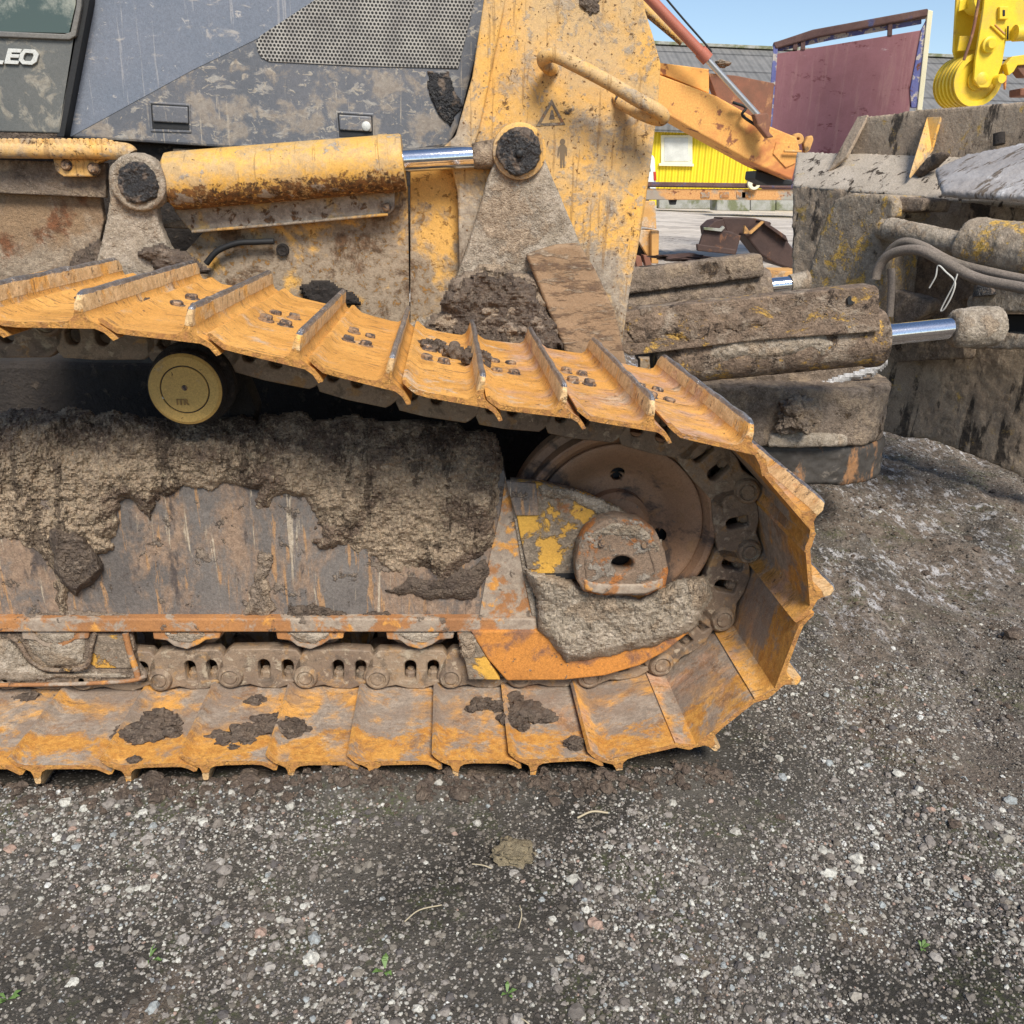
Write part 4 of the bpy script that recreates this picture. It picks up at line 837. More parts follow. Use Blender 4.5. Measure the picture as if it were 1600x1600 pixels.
# rear cylinder bracket
sb = slab('cylinder_bracket', [(168, 262), (180, 250), (225, 247), (243, 255), (250, 285), (243, 322), (247, 350), (262, 385), (300, 440), (140, 440), (156, 385), (166, 340), (170, 310)], 1.02, .06, M['mud_gray'], DZ, .008)
mudify(sb, .009, ((.05, .006), (.012, .004)))
crust('mud_shade_patch', [(215, 392), (250, 380), (290, 398), (330, 425), (250, 425)], 1.0, .03, M['mud_wet'], DZ, jag=6, step=3, amp=.02, crumb=.01, seed=53)
q = lathe('pin_ring', at(214, 285, .99), at(214, 285, .99)+Vector((0, 1, 0)), [(0, .076), (.004, .084), (.06, .088)], M['mud_gray'], DZ, 40); mudify(q, .006, ((.02, .006),))
o = lathe('pin_cap', at(214, 285, .978), at(214, 285, .978)+Vector((0, 1, 0)), [(0, .052), (.004, .060), (.03, .064)], M['grease'], DZ, 40); mudify(o, .005, ((.04, .022), (.012, .012)))
# lift cylinder
CYL = 1.09
p0, p1 = at(262, 284, CYL), at(631, 254, CYL); L = (p1-p0).length
lathe('lift_cylinder', p0, p1, [(0, .070), (.012, .086), (.03, .088), (L*.5, .088), (L-.075, .087), (L-.072, .0895), (L-.045, .0895), (L-.042, .087), (L-.006, .087), (L, .083), (L, .045)], M['yellow_cyl'], DZ, 64)
q = lathe('cylinder_eye', at(236, 286, CYL+.02), at(275, 283, CYL+.02), [(0, .05), (.05, .066), (.10, .068)], M['dark'], DZ, 40); mudify(q, .008, ((.03, .012),))
rod('piston_rod', at(628, 251, CYL), at(745, 244, CYL), .0355, M['chrome'], DZ, n=48)
q = rod('rod_eye', at(738, 244.5, CYL), at(800, 238, CYL), .041, M['mud_brown'], DZ, r1=.05); mudify(q, .008, ((.02, .006),))
# guard under the cylinder
slab('hose_guard', [(269, 326), (420, 312), (612, 292), (617, 300), (616, 326), (606, 336), (430, 352), (300, 363), (289, 352)], 1.12, .03, grime('guard_paint', (.45, .32, .14), (.38, .26, .12), [dict(**GRAYM, scale=9, thr=.42, soft=.06, h=.001, g=.003), dict(c1=(.14, .07, .03), c2=(.08, .05, .03), scale=30, thr=.60, soft=.04)], rough=.8, bump=((120, .003),)), DZ, .006)
tube('guard_lip', [at(a, b, 1.115) for a, b in ((300, 362), (430, 351), (560, 339), (606, 335))], .005, M['yellow'], DZ)
lathe('bolt', at(604, 324, 1.10), at(604, 324, 1.10)+Vector((0, 1, 0)), [(0, .008), (.004, .013), (.02, .015)], M['bolt'], DZ, 10)
rod('stay_tube', at(244, 349, 1.16), at(300, 351, 1.16), .014, M['mud_gray'], DZ)
# belly plates
slab('side_plate', [(318, 362), (440, 350), (637, 290), (640, 520), (480, 540), (330, 470), (285, 398)], 1.18, .03, M['yellow_low'], DZ, .004)
lathe('drain_plug', at(441, 391, 1.165), at(441, 391, 1.165)+Vector((0, 1, 0)), [(0, .012), (-.003, .016), (0, .021), (.02, .022)], M['dark'], DZ, 24)
tube('loose_hose', [at(a, b, 1.14) for a, b in ((322, 412), (340, 392), (370, 380), (400, 378), (428, 377))], .010, M['black'], DZ)
slab('front_side_plate', [(641, 262), (790, 250), (790, 560), (641, 540)], 1.19, .03, M['yellow_low'], DZ, .003)
# dark patch standing in for the shaded gap at the track edge
crust('mud_shade_patch', [(470, 447), (500, 440), (545, 455), (560, 475), (520, 480), (480, 470)], 1.15, .02, M['dark'], DZ, jag=5, step=3, seed=54)
# big front plate
FP = slab('front_plate', [(772, -60), (995, -60), (1009, 18), (1022, 60), (1033, 100), (1029, 160), (1020, 235), (1010, 310), (998, 385), (985, 450), (975, 520), (965, 600), (760, 600), (720, 500), (715, 300), (700, 240), (690, 232), (706, 224), (722, 205), (742, 120)], 1.13, .05, M['yellow'], DZ, .006)
slab('plate_flange', [(765, -60), (797, -60), (788, 10), (762, 140), (748, 205), (738, 236), (640, 240), (690, 232), (712, 212), (738, 120)], 1.105, .03, M['yellow'], DZ, .010)
crust('mud_shade_patch', [(905, -20), (950, -20), (938, 8), (925, 30), (905, 10)], 1.128, .015, M['mud_wet'], DZ, jag=8, step=3, amp=.01, crumb=.006, seed=55)
tri = flat2d('warning_triangle', [(862, 155), (883, 195), (838, 197)], [[(862, 163), (877, 191.5), (845, 193)]], 1.1285, .0015, M['yoke'], DZ, bw=.0006)
slab('warning_mark', [(861, 172), (864, 172), (867, 186), (858, 187)], 1.1285, .0015, M['yoke'], DZ, .0003)
pic = NB('faded_black_print'); pic.b.inputs['Base Color'].default_value = (.16, .11, .06, 1)
slab('pictogram', [(876, 226), (882, 226), (886, 231), (886, 243), (884, 243), (883, 236), (882, 262), (880, 262), (879, 247), (878, 262), (875.5, 262), (875, 236), (873, 243), (871, 243), (872, 231)], 1.1285, .0012, pic.m, DZ, 0)
lathe('pictogram_head', at(879, 221.5, 1.1285), at(879, 221.5, 1.1285)+Vector((0, 1, 0)), [(0, .009), (.001, .009)], pic.m, DZ, 16)
# lift arm plate
la = slab('lift_arm_plate', [(781, 228), (790, 208), (812, 199), (834, 205), (849, 228), (853, 252), (905, 375), (935, 450), (968, 560), (985, 620), (640, 620), (660, 560), (700, 470), (735, 372), (762, 280)], 1.05, .06, M['mud_gray'], DZ, .006)
mudify(la, .009, ((.06, .006), (.012, .004)))
lathe('pin_ring', at(812, 236, 1.03), at(812, 236, 1.03)+Vector((0, 1, 0)), [(0, .075), (.004, .085), (.05, .088)], M['yellow'], DZ, 40)
lathe('grease_nipple', at(812, 240, .990), at(812, 240, .990)+Vector((0, 1, 0)), [(0, .004), (.004, .010), (.03, .014)], M['black'], DZ, 12)
o = lathe('pin_cap', at(811, 236, 1.012), at(811, 236, 1.012)+Vector((0, 1, 0)), [(0, .060), (.003, .069), (.05, .073)], M['grease'], DZ, 40); mudify(o, .005, ((.04, .022), (.012, .012)))
ws = slab('worn_guard', [(822, 398), (870, 382), (905, 380), (930, 420), (962, 488), (980, 570), (985, 620), (900, 620), (880, 540), (850, 470)], 1.0, .045, grime('scraped_brown_guard', (.33, .215, .125), (.25, .16, .09), [dict(c1=(.19, .12, .07), c2=(.12, .075, .05), scale=5, thr=.55, soft=.04, stretch=(1, 1, 5), rot=(0, .3, 0), h=.001, nr=.8), dict(**MUDL, scale=10, thr=.60, soft=.05, h=.001, g=.003, stretch=(1, 1, 4))], rough=.8, bump=((90, .003),)), DZ, .006)
mudify(ws, .008, ((.04, .004),))
crust('mud_pile', [(640, 545), (672, 500), (700, 445), (725, 420), (790, 415), (840, 430), (850, 460), (872, 510), (905, 575), (905, 610), (620, 600)], 1.045, .045, M['mud_brown'], DZ, step=2.8, jag=12, amp=.05, crumb=.014, R=14, seed=56)
crust('mud_shade_patch', [(690, 470), (720, 440), (780, 432), (835, 445), (850, 480), (880, 540), (820, 560), (720, 545)], 1.0, .03, M['mud_wet'], DZ, step=2.8, jag=14, amp=.03, crumb=.012, R=10, seed=57)
crust('mud_shade_patch', [(640, 500), (690, 490), (720, 540), (700, 570), (640, 560)], 1.05, .02, M['mud_gray'], DZ, step=3, jag=10, amp=.03, crumb=.01, R=10, seed=58)
# grab handle
tube('grab_handle', [at(a, b, y_) for a, b, y_ in ((862, 108, 1.11), (852, 100, 1.07), (850, 90, 1.03), (866, 86, 1.01), (895, 99, 1.0), (950, 128, 1.0), (1000, 158, 1.0), (1026, 172, 1.0), (1036, 182, 1.01), (1028, 186, 1.03), (1000, 176, 1.06), (968, 158, 1.11))], .0215, M['yellow'], DZ, n=18)
for q in ((862, 104), (968, 153)):
    f = slab('handle_foot', [(q[0]-11, q[1]-2), (q[0]+4, q[1]-9), (q[0]+13, q[1]+4), (q[0]+8, q[1]+12), (q[0]-8, q[1]+8)], 1.115, .02, M['yellow'], DZ, .004)
    lathe('bolt', at(q[0]+2, q[1]+1, 1.10), at(q[0]+2, q[1]+1, 1.10)+Vector((0, 1, 0)), [(0, .010), (.006, .012), (.008, .017), (.02, .018)], M['bolt'], f, 8)
# ---- front linkage
TY = 1.35
g = slabw('cylinder_guard', [at(a, b, TY-.13) for a, b in ((962, 492), (1000, 483), (1368, 446), (1374, 452), (1376, 518), (1180, 532), (985, 556), (955, 540))], (0, .10, 0), M['mud_scratch'], DZ, .006)
p0, p1 = at(1020, 560, TY), at(1374, 527, TY); L = (p1-p0).length
o = lathe('angle_cylinder', p0, p1, [(L*k/24, .106 if k > 1 else .07) for k in range(23)]+[(L*.935, .106), (L*.936, .114), (L*.99, .114), (L, .108)], M['mud_scratch'], DZ, 64); mudify(o, .006, ((.06, .006), (.012, .004)))
crust('mud_shade_patch', [(975, 495), (1060, 482), (1140, 480), (1200, 500), (1130, 522), (1050, 530), (985, 545)], TY-.13, .012, M['mud_scratch'], DZ, step=3, jag=12, amp=.012, crumb=.006, R=12, seed=61)
crust('mud_shade_patch', [(1120, 525), (1200, 512), (1280, 520), (1320, 545), (1240, 560), (1150, 570), (1090, 560)], TY-.095, .02, M['mud_gray'], DZ, step=3, jag=12, amp=.012, crumb=.006, R=12, seed=62)
rod('piston_rod', at(1370, 525, TY), at(1492, 512, TY), .0415, M['chrome'], DZ, n=48)
slabw('cylinder_tag', [at(a, b, TY-.14) for a, b in ((1324, 467), (1329, 462), (1331, 470), (1336, 473), (1329, 477), (1325, 476))], (0, .02, 0), M['black'], DZ, .001)
o = lathe('rod_end', at(1486, 513, TY), at(1560, 510, TY), [(0, .055), (.02, .075), (.1, .08), (.19, .075)], M['mud_gray'], DZ, 40); mudify(o, .009, ((.05, .016), (.012, .006)))
# far cylinder
FY = 2.75
g = slabw('cylinder_guard', [at(a, b, FY-.13) for a, b in ((940, 428), (985, 421), (1186, 396), (1192, 400), (1196, 432), (1000, 458), (940, 462))], (0, .10, 0), M['mud_brown'], DZ, .006); mudify(g, .013, ((.08, .010), (.02, .010)))
p0, p1 = at(940, 478, FY), at(1199, 448, FY); L = (p1-p0).length
o = lathe('angle_cylinder', p0, p1, [(L*k/14, .105) for k in range(15)], M['mud_brown'], DZ, 48); mudify(o, .013, ((.08, .014), (.02, .012)))
rod('piston_rod', at(1196, 448, FY), at(1236, 444, FY), .043, M['chrome'], DZ, n=40)
o = rod('rod_end', at(1234, 444, FY), at(1262, 440, FY), .05, M['mud_gray'], DZ, r1=.06)
# centre frame nose: rounded box seen under the cylinder
def nose(name, pxl, pxr, yt, yb, Y, m, dz=0, depth=.8, grow=0, R=.25, mud=True):
    a, b = at(pxl, yb, Y), at(pxr, yb, Y); zt = at((pxl+pxr)/2, yt, Y).z; zb = b.z-dz
    fp = [(a.x, Y-grow)]
    for k in range(9):
        t = math.pi/2*k/8; fp.append((b.x-R+R*math.sin(t)+grow, Y+R-R*math.cos(t)-grow))
    fp += [(b.x+grow, Y+depth), (a.x, Y+depth)]
    o = slabw(name, [(x, y, zb) for x, y in fp], (0, 0, zt-zb), m, DZ, .02)
    if mud: mudify(o, .011, ((.10, .018), (.025, .014), (.008, .005)))
    return o
NZ = 1.62
nose('blade_frame', 1090, 1416, 606, 700, NZ, M['mud_brown'], R=.30)
nose('frame_wear_shoe', 1110, 1410, 695, 760, NZ+.03, grime('black_scraped_steel', (.04, .035, .03), (.07, .06, .05), [dict(c1=(.35, .17, .07), c2=(.25, .13, .06), scale=8, thr=.60, soft=.05, stretch=(1, 1, .4)), dict(c1=(.24, .2, .16), scale=12, thr=.63, soft=.05)], rough=.6, bump=((60, .002),)), R=.30)
nose('frame_ledge', 1200, 1385, 678, 702, NZ-.02, M['mud_gray'], R=.28, depth=.3)
nose('frame_top_tier', 1040, 1395, 560, 612, NZ+.16, M['mud_brown'], R=.36, depth=.7)
o = lump('mud_lump', at(1245, 650, NZ-.03), (.09, .06, .10), M['mud_brown'], DZ, seed=9, rough=.5, sub=5)
crust('frost_streak', [(1270, 603), (1300, 590), (1345, 576), (1388, 562), (1378, 578), (1330, 594), (1290, 606)], NZ+.145, .008, grime('pale_salt_crust', (.55, .54, .53), (.33, .30, .27), rough=.9, bump=((120, .006),)), DZ, step=3, jag=9, amp=.01, crumb=.006, R=5, seed=71)
slab('cross_plate', [(1000, 560), (1130, 560), (1150, 640), (1150, 780), (1080, 780), (1000, 640)], NZ+.3, .05, M['yellow_low'], DZ, .004)
# ---- blade (angled: its far end nearer the machine)
BA = at(1237, 430, 3.9); BB = at(1600, 560, 2.35); BD = (BB-BA); BD.z = 0; BD.normalize(); BN = Vector((BD.y, -BD.x, 0))
if BN.x > 0: BN = -BN     # points back towards the machine
def bp(px, py, off=0.): return atpl(px, py, BA+BN*off, BN)
def bslab(name, pts, off, th, m, bw=.006, mud=None, parent=DZ):
    o = slabw(name, [bp(a, b, off) for a, b in pts], -BN*th, m, parent, bw)
    if mud: mudify(o, *mud)
    return o
BLM = grime('blade_mud_grey', (.47, .365, .26), (.34, .255, .18), [
    dict(c1=(.10, .075, .055), c2=(.05, .04, .03), scale=4, thr=.57, soft=.03, stretch=(1.6, 1.6, .45), h=-.002),
    dict(c1=(.60, .40, .12), c2=(.5, .31, .09), scale=5, thr=.615, soft=.04, h=-.001, nr=.75), dict(**MUDL, scale=7, thr=.56, soft=.06, g=.004)], rough=.9, bump=((60, .008), (20, .01)))
BL = bslab('blade', [(1237, 288), (1420, 302), (1620, 322), (1780, 335), (1780, 830), (1640, 768), (1560, 730), (1500, 704), (1445, 685), (1414, 684), (1237, 640)], 0, .06, BLM, mud=(.016, ((.12, .02), (.03, .012))))
# sloping top of the blade back
def quad(name, P, th, m, mud=None):
    P = [Vector(p) for p in P]; n = (P[1]-P[0]).cross(P[2]-P[0]).normalized()
    if n.dot(Vector(CAM)-P[0]) < 0: n = -n
    o = slabw(name, P, -n*th, m, DZ, .004)
    if mud: mudify(o, *mud)
    return o
SLM = grime('scraped_pale_mud', (.48, .41, .33), (.38, .32, .25), [
    dict(c1=(.07, .05, .035), c2=(.04, .03, .02), scale=5, thr=.60, soft=.02, stretch=(3, 3, 1), rot=(0, .7, 0), h=-.002),
    dict(c1=(.62, .44, .15), c2=(.5, .35, .1), scale=6, thr=.67, soft=.03)], rough=.85, bump=((40, .006),))
quad('blade_slope', [bp(1237, 290, .01), bp(1780, 338, .01), bp(1780, 250, -.30), bp(1244, 236, -.30)], .03, SLM, (.018, ((.1, .01), (.03, .008))))
bslab('spill_guard', [(1300, 262), (1316, 232), (1340, 190), (1356, 180), (1450, 170), (1600, 158), (1780, 146), (1780, 268), (1600, 250)], -.30, .03, BLM, mud=(.018, ((.1, .008), (.03, .006))))
quad('guard_wing', [bp(1293, 268, -.12), bp(1322, 245, -.16), bp(1356, 179, -.305), bp(1340, 182, -.32)], .02, BLM)
quad('guard_gusset', [bp(1420, 276, -.05), bp(1448, 183, -.29), bp(1470, 182, -.29), bp(1456, 232, -.25)], .02, M['yellow'])
crust_ = bslab('mud_lump', [(1422, 272), (1455, 240), (1480, 236), (1465, 255), (1432, 278)], -.10, .06, M['mud_wet'], mud=(.016, ((.05, .03), (.02, .012))))
lathe('hose_port', bp(1561, 226, -.26), bp(1561, 212, -.26), [(0, .03), (.06, .03)], M['dark'], DZ, 20)
# tray in front of the slope
quad('top_tray', [bp(1461, 263, .12), bp(1472, 298, .42), bp(1780, 318, .42), bp(1780, 190, .0), bp(1600, 222, .02), bp(1512, 240, .04)], .035, grime('grey_frosted_tray', (.40, .375, .36), (.29, .26, .24), [dict(c1=(.16, .12, .09), c2=(.1, .08, .06), scale=5, thr=.58, soft=.03, stretch=(1, 3, 1)), dict(c1=(.6, .58, .57), scale=4, thr=.6, soft=.05)], rough=.7, bump=((60, .005),)), (.014, ((.04, .012), (.012, .006))))
# tilt cylinder bracket
o = bslab('tilt_bracket', [(1302, 312), (1330, 302), (1390, 304), (1398, 318), (1396, 338), (1382, 346), (1376, 372), (1378, 420), (1372, 470), (1370, 520), (1246, 480), (1262, 430), (1285, 350)], .42, .30, M['mud_tan'], mud=(.014, ((.1, .012), (.02, .008))))
o = bslab('tilt_bracket_ear', [(1392, 306), (1440, 310), (1446, 314), (1440, 330), (1400, 332)], .36, .22, M['mud_brown'], mud=(.012, ((.05, .01), (.015, .006))))
rod('pin', bp(1378, 357, .40), bp(1400, 362, .40), .055, M['mud_tan'], DZ)
# tilt cylinder
p0, p1 = bp(1388, 358, .45), bp(1520, 388, .50)
o = rod('tilt_rod', p0, p1, .062, M['mud_gray'], DZ, seg=10); mudify(o, .010, ((.03, .012), (.01, .008)))
p0, p1 = bp(1508, 380, .48), bp(1760, 420, .50); L = (p1-p0).length
o = lathe('tilt_cylinder', p0, p1, [(0, .08), (.03, .125), (L*.5, .13), (L, .13)], M['mud_tan'], DZ, 56); mudify(o, .012, ((.08, .02), (.02, .010)))
# hoses
HP = lambda a, b, y: at(a, b, y)
tube('hydraulic_hose', [bp(a, b, .75) for a, b in ((1368, 436), (1372, 420), (1385, 402), (1408, 392), (1440, 392), (1480, 412), (1530, 436), (1610, 452))], .024, M['hose'], DZ)
tube('hydraulic_hose', [bp(a, b, .62) for a, b in ((1378, 412), (1392, 390), (1412, 378), (1440, 384), (1490, 410), (1560, 428), (1620, 440))], .021, M['hose'], DZ)
tube('hydraulic_hose', [bp(a, b, .70) for a, b in ((1392, 420), (1393, 450), (1390, 495))], .018, M['hose'], DZ)
WT = simple('pale_twine', (.6, .58, .52), .8)
t_ = tube('loose_twine', [bp(a, b, .80) for a, b in ((1496, 428), (1490, 445), (1478, 468), (1470, 485), (1476, 482), (1488, 460), (1492, 440), (1478, 425), (1466, 415), (1462, 432), (1452, 450))], .0035, WT, DZ, n=6)
# mud-caked lumps and clevis at right
for nm, pl, off, th, m_ in (('clevis_upper', [(1508, 470), (1530, 452), (1560, 446), (1700, 452), (1700, 492), (1530, 486), (1512, 486)], .62, .5, 'mud_gray'), ('clevis_lower', [(1505, 526), (1560, 520), (1700, 528), (1700, 548), (1510, 545)], .62, .5, 'mud_gray'), ('centre_bracket', [(1400, 405), (1470, 400), (1540, 436), (1560, 460), (1500, 470), (1508, 560), (1400, 566), (1375, 540), (1398, 460)], .12, .10, 'mud_brown'), ('bracket_arm', [(1395, 452), (1455, 470), (1452, 488), (1395, 520)], .5, .1, 'mud_brown')):
    bslab(nm, pl, off, th, M[m_], mud=(.012, ((.08, .02), (.02, .010))))
lathe('grease_point', bp(1538, 462, .66), bp(1538, 450, .66), [(0, .05), (.05, .04)], M['grease'], DZ, 20)
bslab('clevis_gap', [(1552, 492), (1602, 492), (1700, 492), (1700, 526), (1552, 520)], .50, .1, M['black'])
# ---- mud clumps resting on the shoes
MC = [((235, 1137), (.085, .06, .035), 'crumbly dark mud clump on the lower track, left of the long mud pile', 3), ((380, 1148), (.06, .06, .03), 'long dark mud pile across two lower track shoes', 3), ((440, 1138), (.055, .05, .03), 'dark mud clump right of the long pile on the lower track', 3),
      ((398, 1096), (.035, .022, .018), 'small round mud clod just below the chain pins', 1), ((820, 1112), (.085, .07, .035), 'large dark mud pile on the lower track below the nose guard', 3), ((752, 1101), (.06, .03, .02), 'thin mud crumbs left of the large pile under the nose guard', 2), ((898, 1161), (.026, .022, .02), 'walnut-sized mud lump near the outer shoe edge', 1), ((45, 1090), (.08, .03, .02), 'flat mud strip beside the chain at the left edge', 2), ((210, 1187), (.022, .015, .012), 'small mud crumb near the outer shoe edge at left', 1)]
for i, ((px, py), sz, lb, nn) in enumerate(MC):
    t_ = max(0, min(1, (1200-py)/125)); Yd = .355*t_+.0; c = at(px, py, 0); zz = .075
    c = atz(px, py, zz); bm = bmesh.new(); rr = random.Random(i)
    from mathutils import noise as mn
    for k in range(10*nn):
        q = c+Vector((rr.gauss(0, sz[0]*.42), rr.gauss(0, sz[1]*.42), -.004)) if k else c
        s_ = sz[2]*(1 if k == 0 else rr.uniform(.25, .75)); r_ = bmesh.ops.create_icosphere(bm, subdivisions=3, radius=1)
        of = Vector((i*3.3+k*1.7, k, i))
        for v in r_['verts']: d = 1+.6*mn.fractal(v.co*1.9+of, .8, 2.1, 5); v.co = q+Vector((v.co.x*s_*1.3, v.co.y*s_*1.1, v.co.z*s_*.75))*d
    o = frombm('mud_clump', bm, M['mud_wet'], None, 45); tag(o, lb, 'mud clump')
for i, (px, py, i0, yd, sz, lb) in enumerate([(672, 545, 6, .55, .022, 'sticky dark mud lump beside bolts on an upper track shoe'), (733, 565, 6, .45, .032, 'black mud clump leaning on a grouser of the upper track'), (232, 474, 3, .2, .012, 'small dark mud crumb at a grouser foot near the left'), ]):
    ta = NODES[i0]-NODES[i0-1]; ta.normalize(); nn_ = Vector((-ta.z, 0, ta.x)); c = atpl(px, py, NODES[i0], nn_)+nn_*sz*.15; bm = bmesh.new(); rr = random.Random(i+50)
    from mathutils import noise as mn
    for k in range(12):
        q = c+Vector((rr.gauss(0, sz*.7), rr.gauss(0, sz*1.2), rr.gauss(0, sz*.25))); s_ = sz*rr.uniform(.35, .9); r_ = bmesh.ops.create_icosphere(bm, subdivisions=3, radius=1)
        for v in r_['verts']: d = 1+.6*mn.fractal(v.co*1.9+Vector((i, k, 2)), .8, 2.1, 5); v.co = q+v.co*s_*d
    tag(frombm('mud_clump', bm, M['mud_wet'], None, 45), lb, 'mud clump')

# ================================================================== BACKGROUND
# long shed: grey roof, yellow cladding
SY = 38.
e0 = at(900, 318, SY); zb = .6; X0, X1 = -2., 75.
SHD = empty('warehouse', (20, SY, e0.z-.3), 'long yellow clad warehouse with a grey corrugated roof at the back of the yard', 'warehouse')
slabw('wall', [(X0, SY, zb), (X1, SY, zb), (X1, SY, at(1100, 195, SY).z), (X0, SY, at(1100, 195, SY).z)], (0, 14, 0), M['wallyellow'], SHD, 0)
ze = at(1100, 200, SY).z; zr = at(1030, 69, SY+9).z
bm = bmesh.new(); pr = [(SY-.5, ze), (SY+9, zr), (SY+18.5, ze), (SY+18.5, ze-.25), (SY+9, zr-.25), (SY-.5, ze-.25)]
addprism(bm, [Vector((X0-.5, a, b)) for a, b in pr], [Vector((X1+.5, a, b)) for a, b in pr]); frombm('roof', bm, M['roof'], SHD)
boxo('ridge_cap', (X0-.5, SY+8.7, zr-.05), (X1+.5, SY+9.3, zr+.10), M['concrete'], SHD, .02)
wf = slab('window', [(1033, 211), (1082, 211), (1082, 258), (1033, 257)], SY-.06, .10, M['cream'], SHD, .01)
slab('pane', [(1038, 215), (1075, 215), (1076, 252), (1038, 252)], SY-.08, .04, grime('curtained_glass', (.62, .62, .56), (.5, .5, .45), [dict(c1=(.72, .72, .66), scale=1.2, thr=.55, soft=.05, stretch=(1, 1, 1), rot=(0, .8, 0))], rough=.3), wf, .005)
slab('sill', [(1030, 255), (1084, 256), (1084, 260), (1030, 259)], SY-.16, .15, M['cream'], wf, .005)
# concrete blocks at its foot
for i, (a, b, lb) in enumerate([(1120, 1172, 'grey mossy concrete block under the rusty trailer beam, leftmost'), (1173, 1212, 'pale concrete block under the trailer beam, the middle one'), (1213, 1262, 'weathered concrete block under the trailer beam, nearest the blade')]):
    o = slab('concrete_block', [(a, 305), (b, 306), (b, 330), (a, 329)], 31, .9, M['concrete'], None, .03); tag(o, lb, 'concrete block', 'concrete blocks below the trailer beam')
o = slab('low_wall', [(1030, 306), (1118, 306), (1118, 327), (1030, 326)], 33, .5, M['concrete'], None, .03); tag(o, 'low mossy concrete wall below the warehouse window', 'wall')
# flatbed
TB = 14.
tr = empty('flatbed_trailer', at(1120, 330, TB), 'weathered low flatbed trailer deck with rusty side beam across the yard', 'trailer')
slab('side_beam', [(940, 294), (1290, 296), (1290, 313), (940, 312)], TB, .12, M['beam'], tr, .01)
slab('deck', [(940, 283), (1290, 288), (1290, 294.5), (940, 290)], TB-.05, 2.3, M['rustdark'], tr, .01)
for px in (1052, ): slab('leg', [(px-6, 312), (px+6, 312), (px+4, 320), (px-4, 320)], TB+.05, .1, M['black'], tr, .005)
for px in (1102, 1132, 1158, 1166): slab('lashing_plate', [(px-7, 300), (px+7, 300), (px+7, 309), (px-7, 309)], TB-.015, .02, M['rust'], tr, .003)
flat2d('lashing_ring', circ((1178, 287), 9, 20), [circ((1179, 289), 4.5, 14)], TB-.12, .05, M['cream'], tr, bw=.01)
# stands of the trailer outside the opening
for px in (900, 1330): slab('wheel_block', [(px-20, 312), (px+20, 312), (px+20, 345), (px-20, 345)], TB+.4, .6, M['black'], tr, .02)
# white van behind
VN = empty('white_van', at(1000, 300, 22), 'white van partly hidden behind the yellow front plate, by the yellow wall', 'van')
slab('body', [(880, 262), (905, 240), (1018, 240), (1024, 246), (1026, 300), (880, 300)], 22, 1.9, M['vanwhite'], VN, .08)
slab('window', [(990, 246), (1015, 248), (1017, 268), (990, 268)], 21.985, .03, GL, VN, .01)
slab('tail_light', [(1021, 268), (1025, 268), (1026, 282), (1022, 282)], 21.98, .05, simple('red_lens', (.5, .05, .03), .3), VN, .005)
for px in (910, 1000): lathe('wheel', at(px, 303, 21.95), at(px, 303, 21.95)+Vector((0, 1, 0)), [(0, .3), (.2, .34)], M['black'], VN, 24)
# orange loader arm
AY = 11.
ARM = empty('loader_arm', at(1150, 330, AY), 'faded orange loader arm with red hydraulic cylinder sloping down to the right', 'loader arm')
slab('boom', [(960, 88), (1034, 118), (1120, 150), (1200, 196), (1244, 214), (1250, 232), (1238, 281), (1184, 258), (1100, 212), (1040, 178), (960, 140)], AY, .55, M['orange'], ARM, .02)
slab('upper_plate', [(990, 90), (1032, 98), (1108, 108), (1108, 146), (1040, 118), (990, 108)], AY+.1, .3, grime('sunlit_orange_plate', (.85, .42, .10), (.8, .36, .08), [dict(c1=(.4, .15, .06), scale=3, thr=.6, soft=.03)], rough=.6), ARM, .01)
slab('back_plate', [(1106, 114), (1150, 118), (1210, 130), (1204, 198), (1180, 190), (1120, 152)], AY+.35, .2, M['brown'], ARM, .01)
slab('end_plate', [(1213, 222), (1246, 222), (1243, 255), (1228, 262), (1208, 240)], AY-.02, .03, M['orange'], ARM, .005)
slab('lower_box', [(1182, 266), (1240, 282), (1238, 290), (1200, 289), (1180, 280)], AY+.3, .5, M['black'], ARM, .02)
flat2d('tip_ear', circ((1247, 217), 8, 16), [circ((1247, 217), 3.5, 10)], AY+.02, .08, M['bucket'], ARM, bw=.01)
slab('tip_hook', [(1256, 225), (1262, 213), (1270, 211), (1272, 218), (1266, 235), (1258, 240)], AY+.05, .1, M['bucket'], ARM, .02)
rod('pin', at(1225, 236, AY-.08), at(1252, 237, AY-.08), .018, M['bucket'], ARM)
o = rod('cylinder_barrel', at(975, -45, AY-.25), at(1101, 88, AY-.25), .068, M['redcyl'], ARM); rod('cylinder_head', at(1094, 80, AY-.25), at(1106, 93, AY-.25), .085, M['redcyl'], ARM)
rod('cylinder_rod', at(1101, 88, AY-.25), at(1186, 182, AY-.25), .040, simple('dull_rod', (.55, .53, .5), .3, .8), ARM)
rod('yellow_tube', at(985, -6, AY+.3), at(1066, 66, AY+.3), .075, M['yellow_cyl'], ARM, r1=.05)
tube('cable', [at(a, b, AY-.1) for a, b in ((1030, -15), (1068, 30), (1105, 72), (1112, 82))], .013, M['black'], ARM, n=8)
tube('hose', [at(a, b, AY-.1) for a, b in ((1145, 160), (1165, 168), (1160, 180), (1180, 195), (1195, 205))], .02, M['black'], ARM, n=8)
slab('pin_bracket', [(1178, 178), (1200, 176), (1206, 190), (1202, 206), (1210, 214), (1200, 216), (1184, 196)], AY-.3, .15, M['brown'], ARM, .02)
lump('rope_bundle', at(1128, 100, AY+.3), (.12, .08, .06), M['mud_brown'], ARM, seed=5)
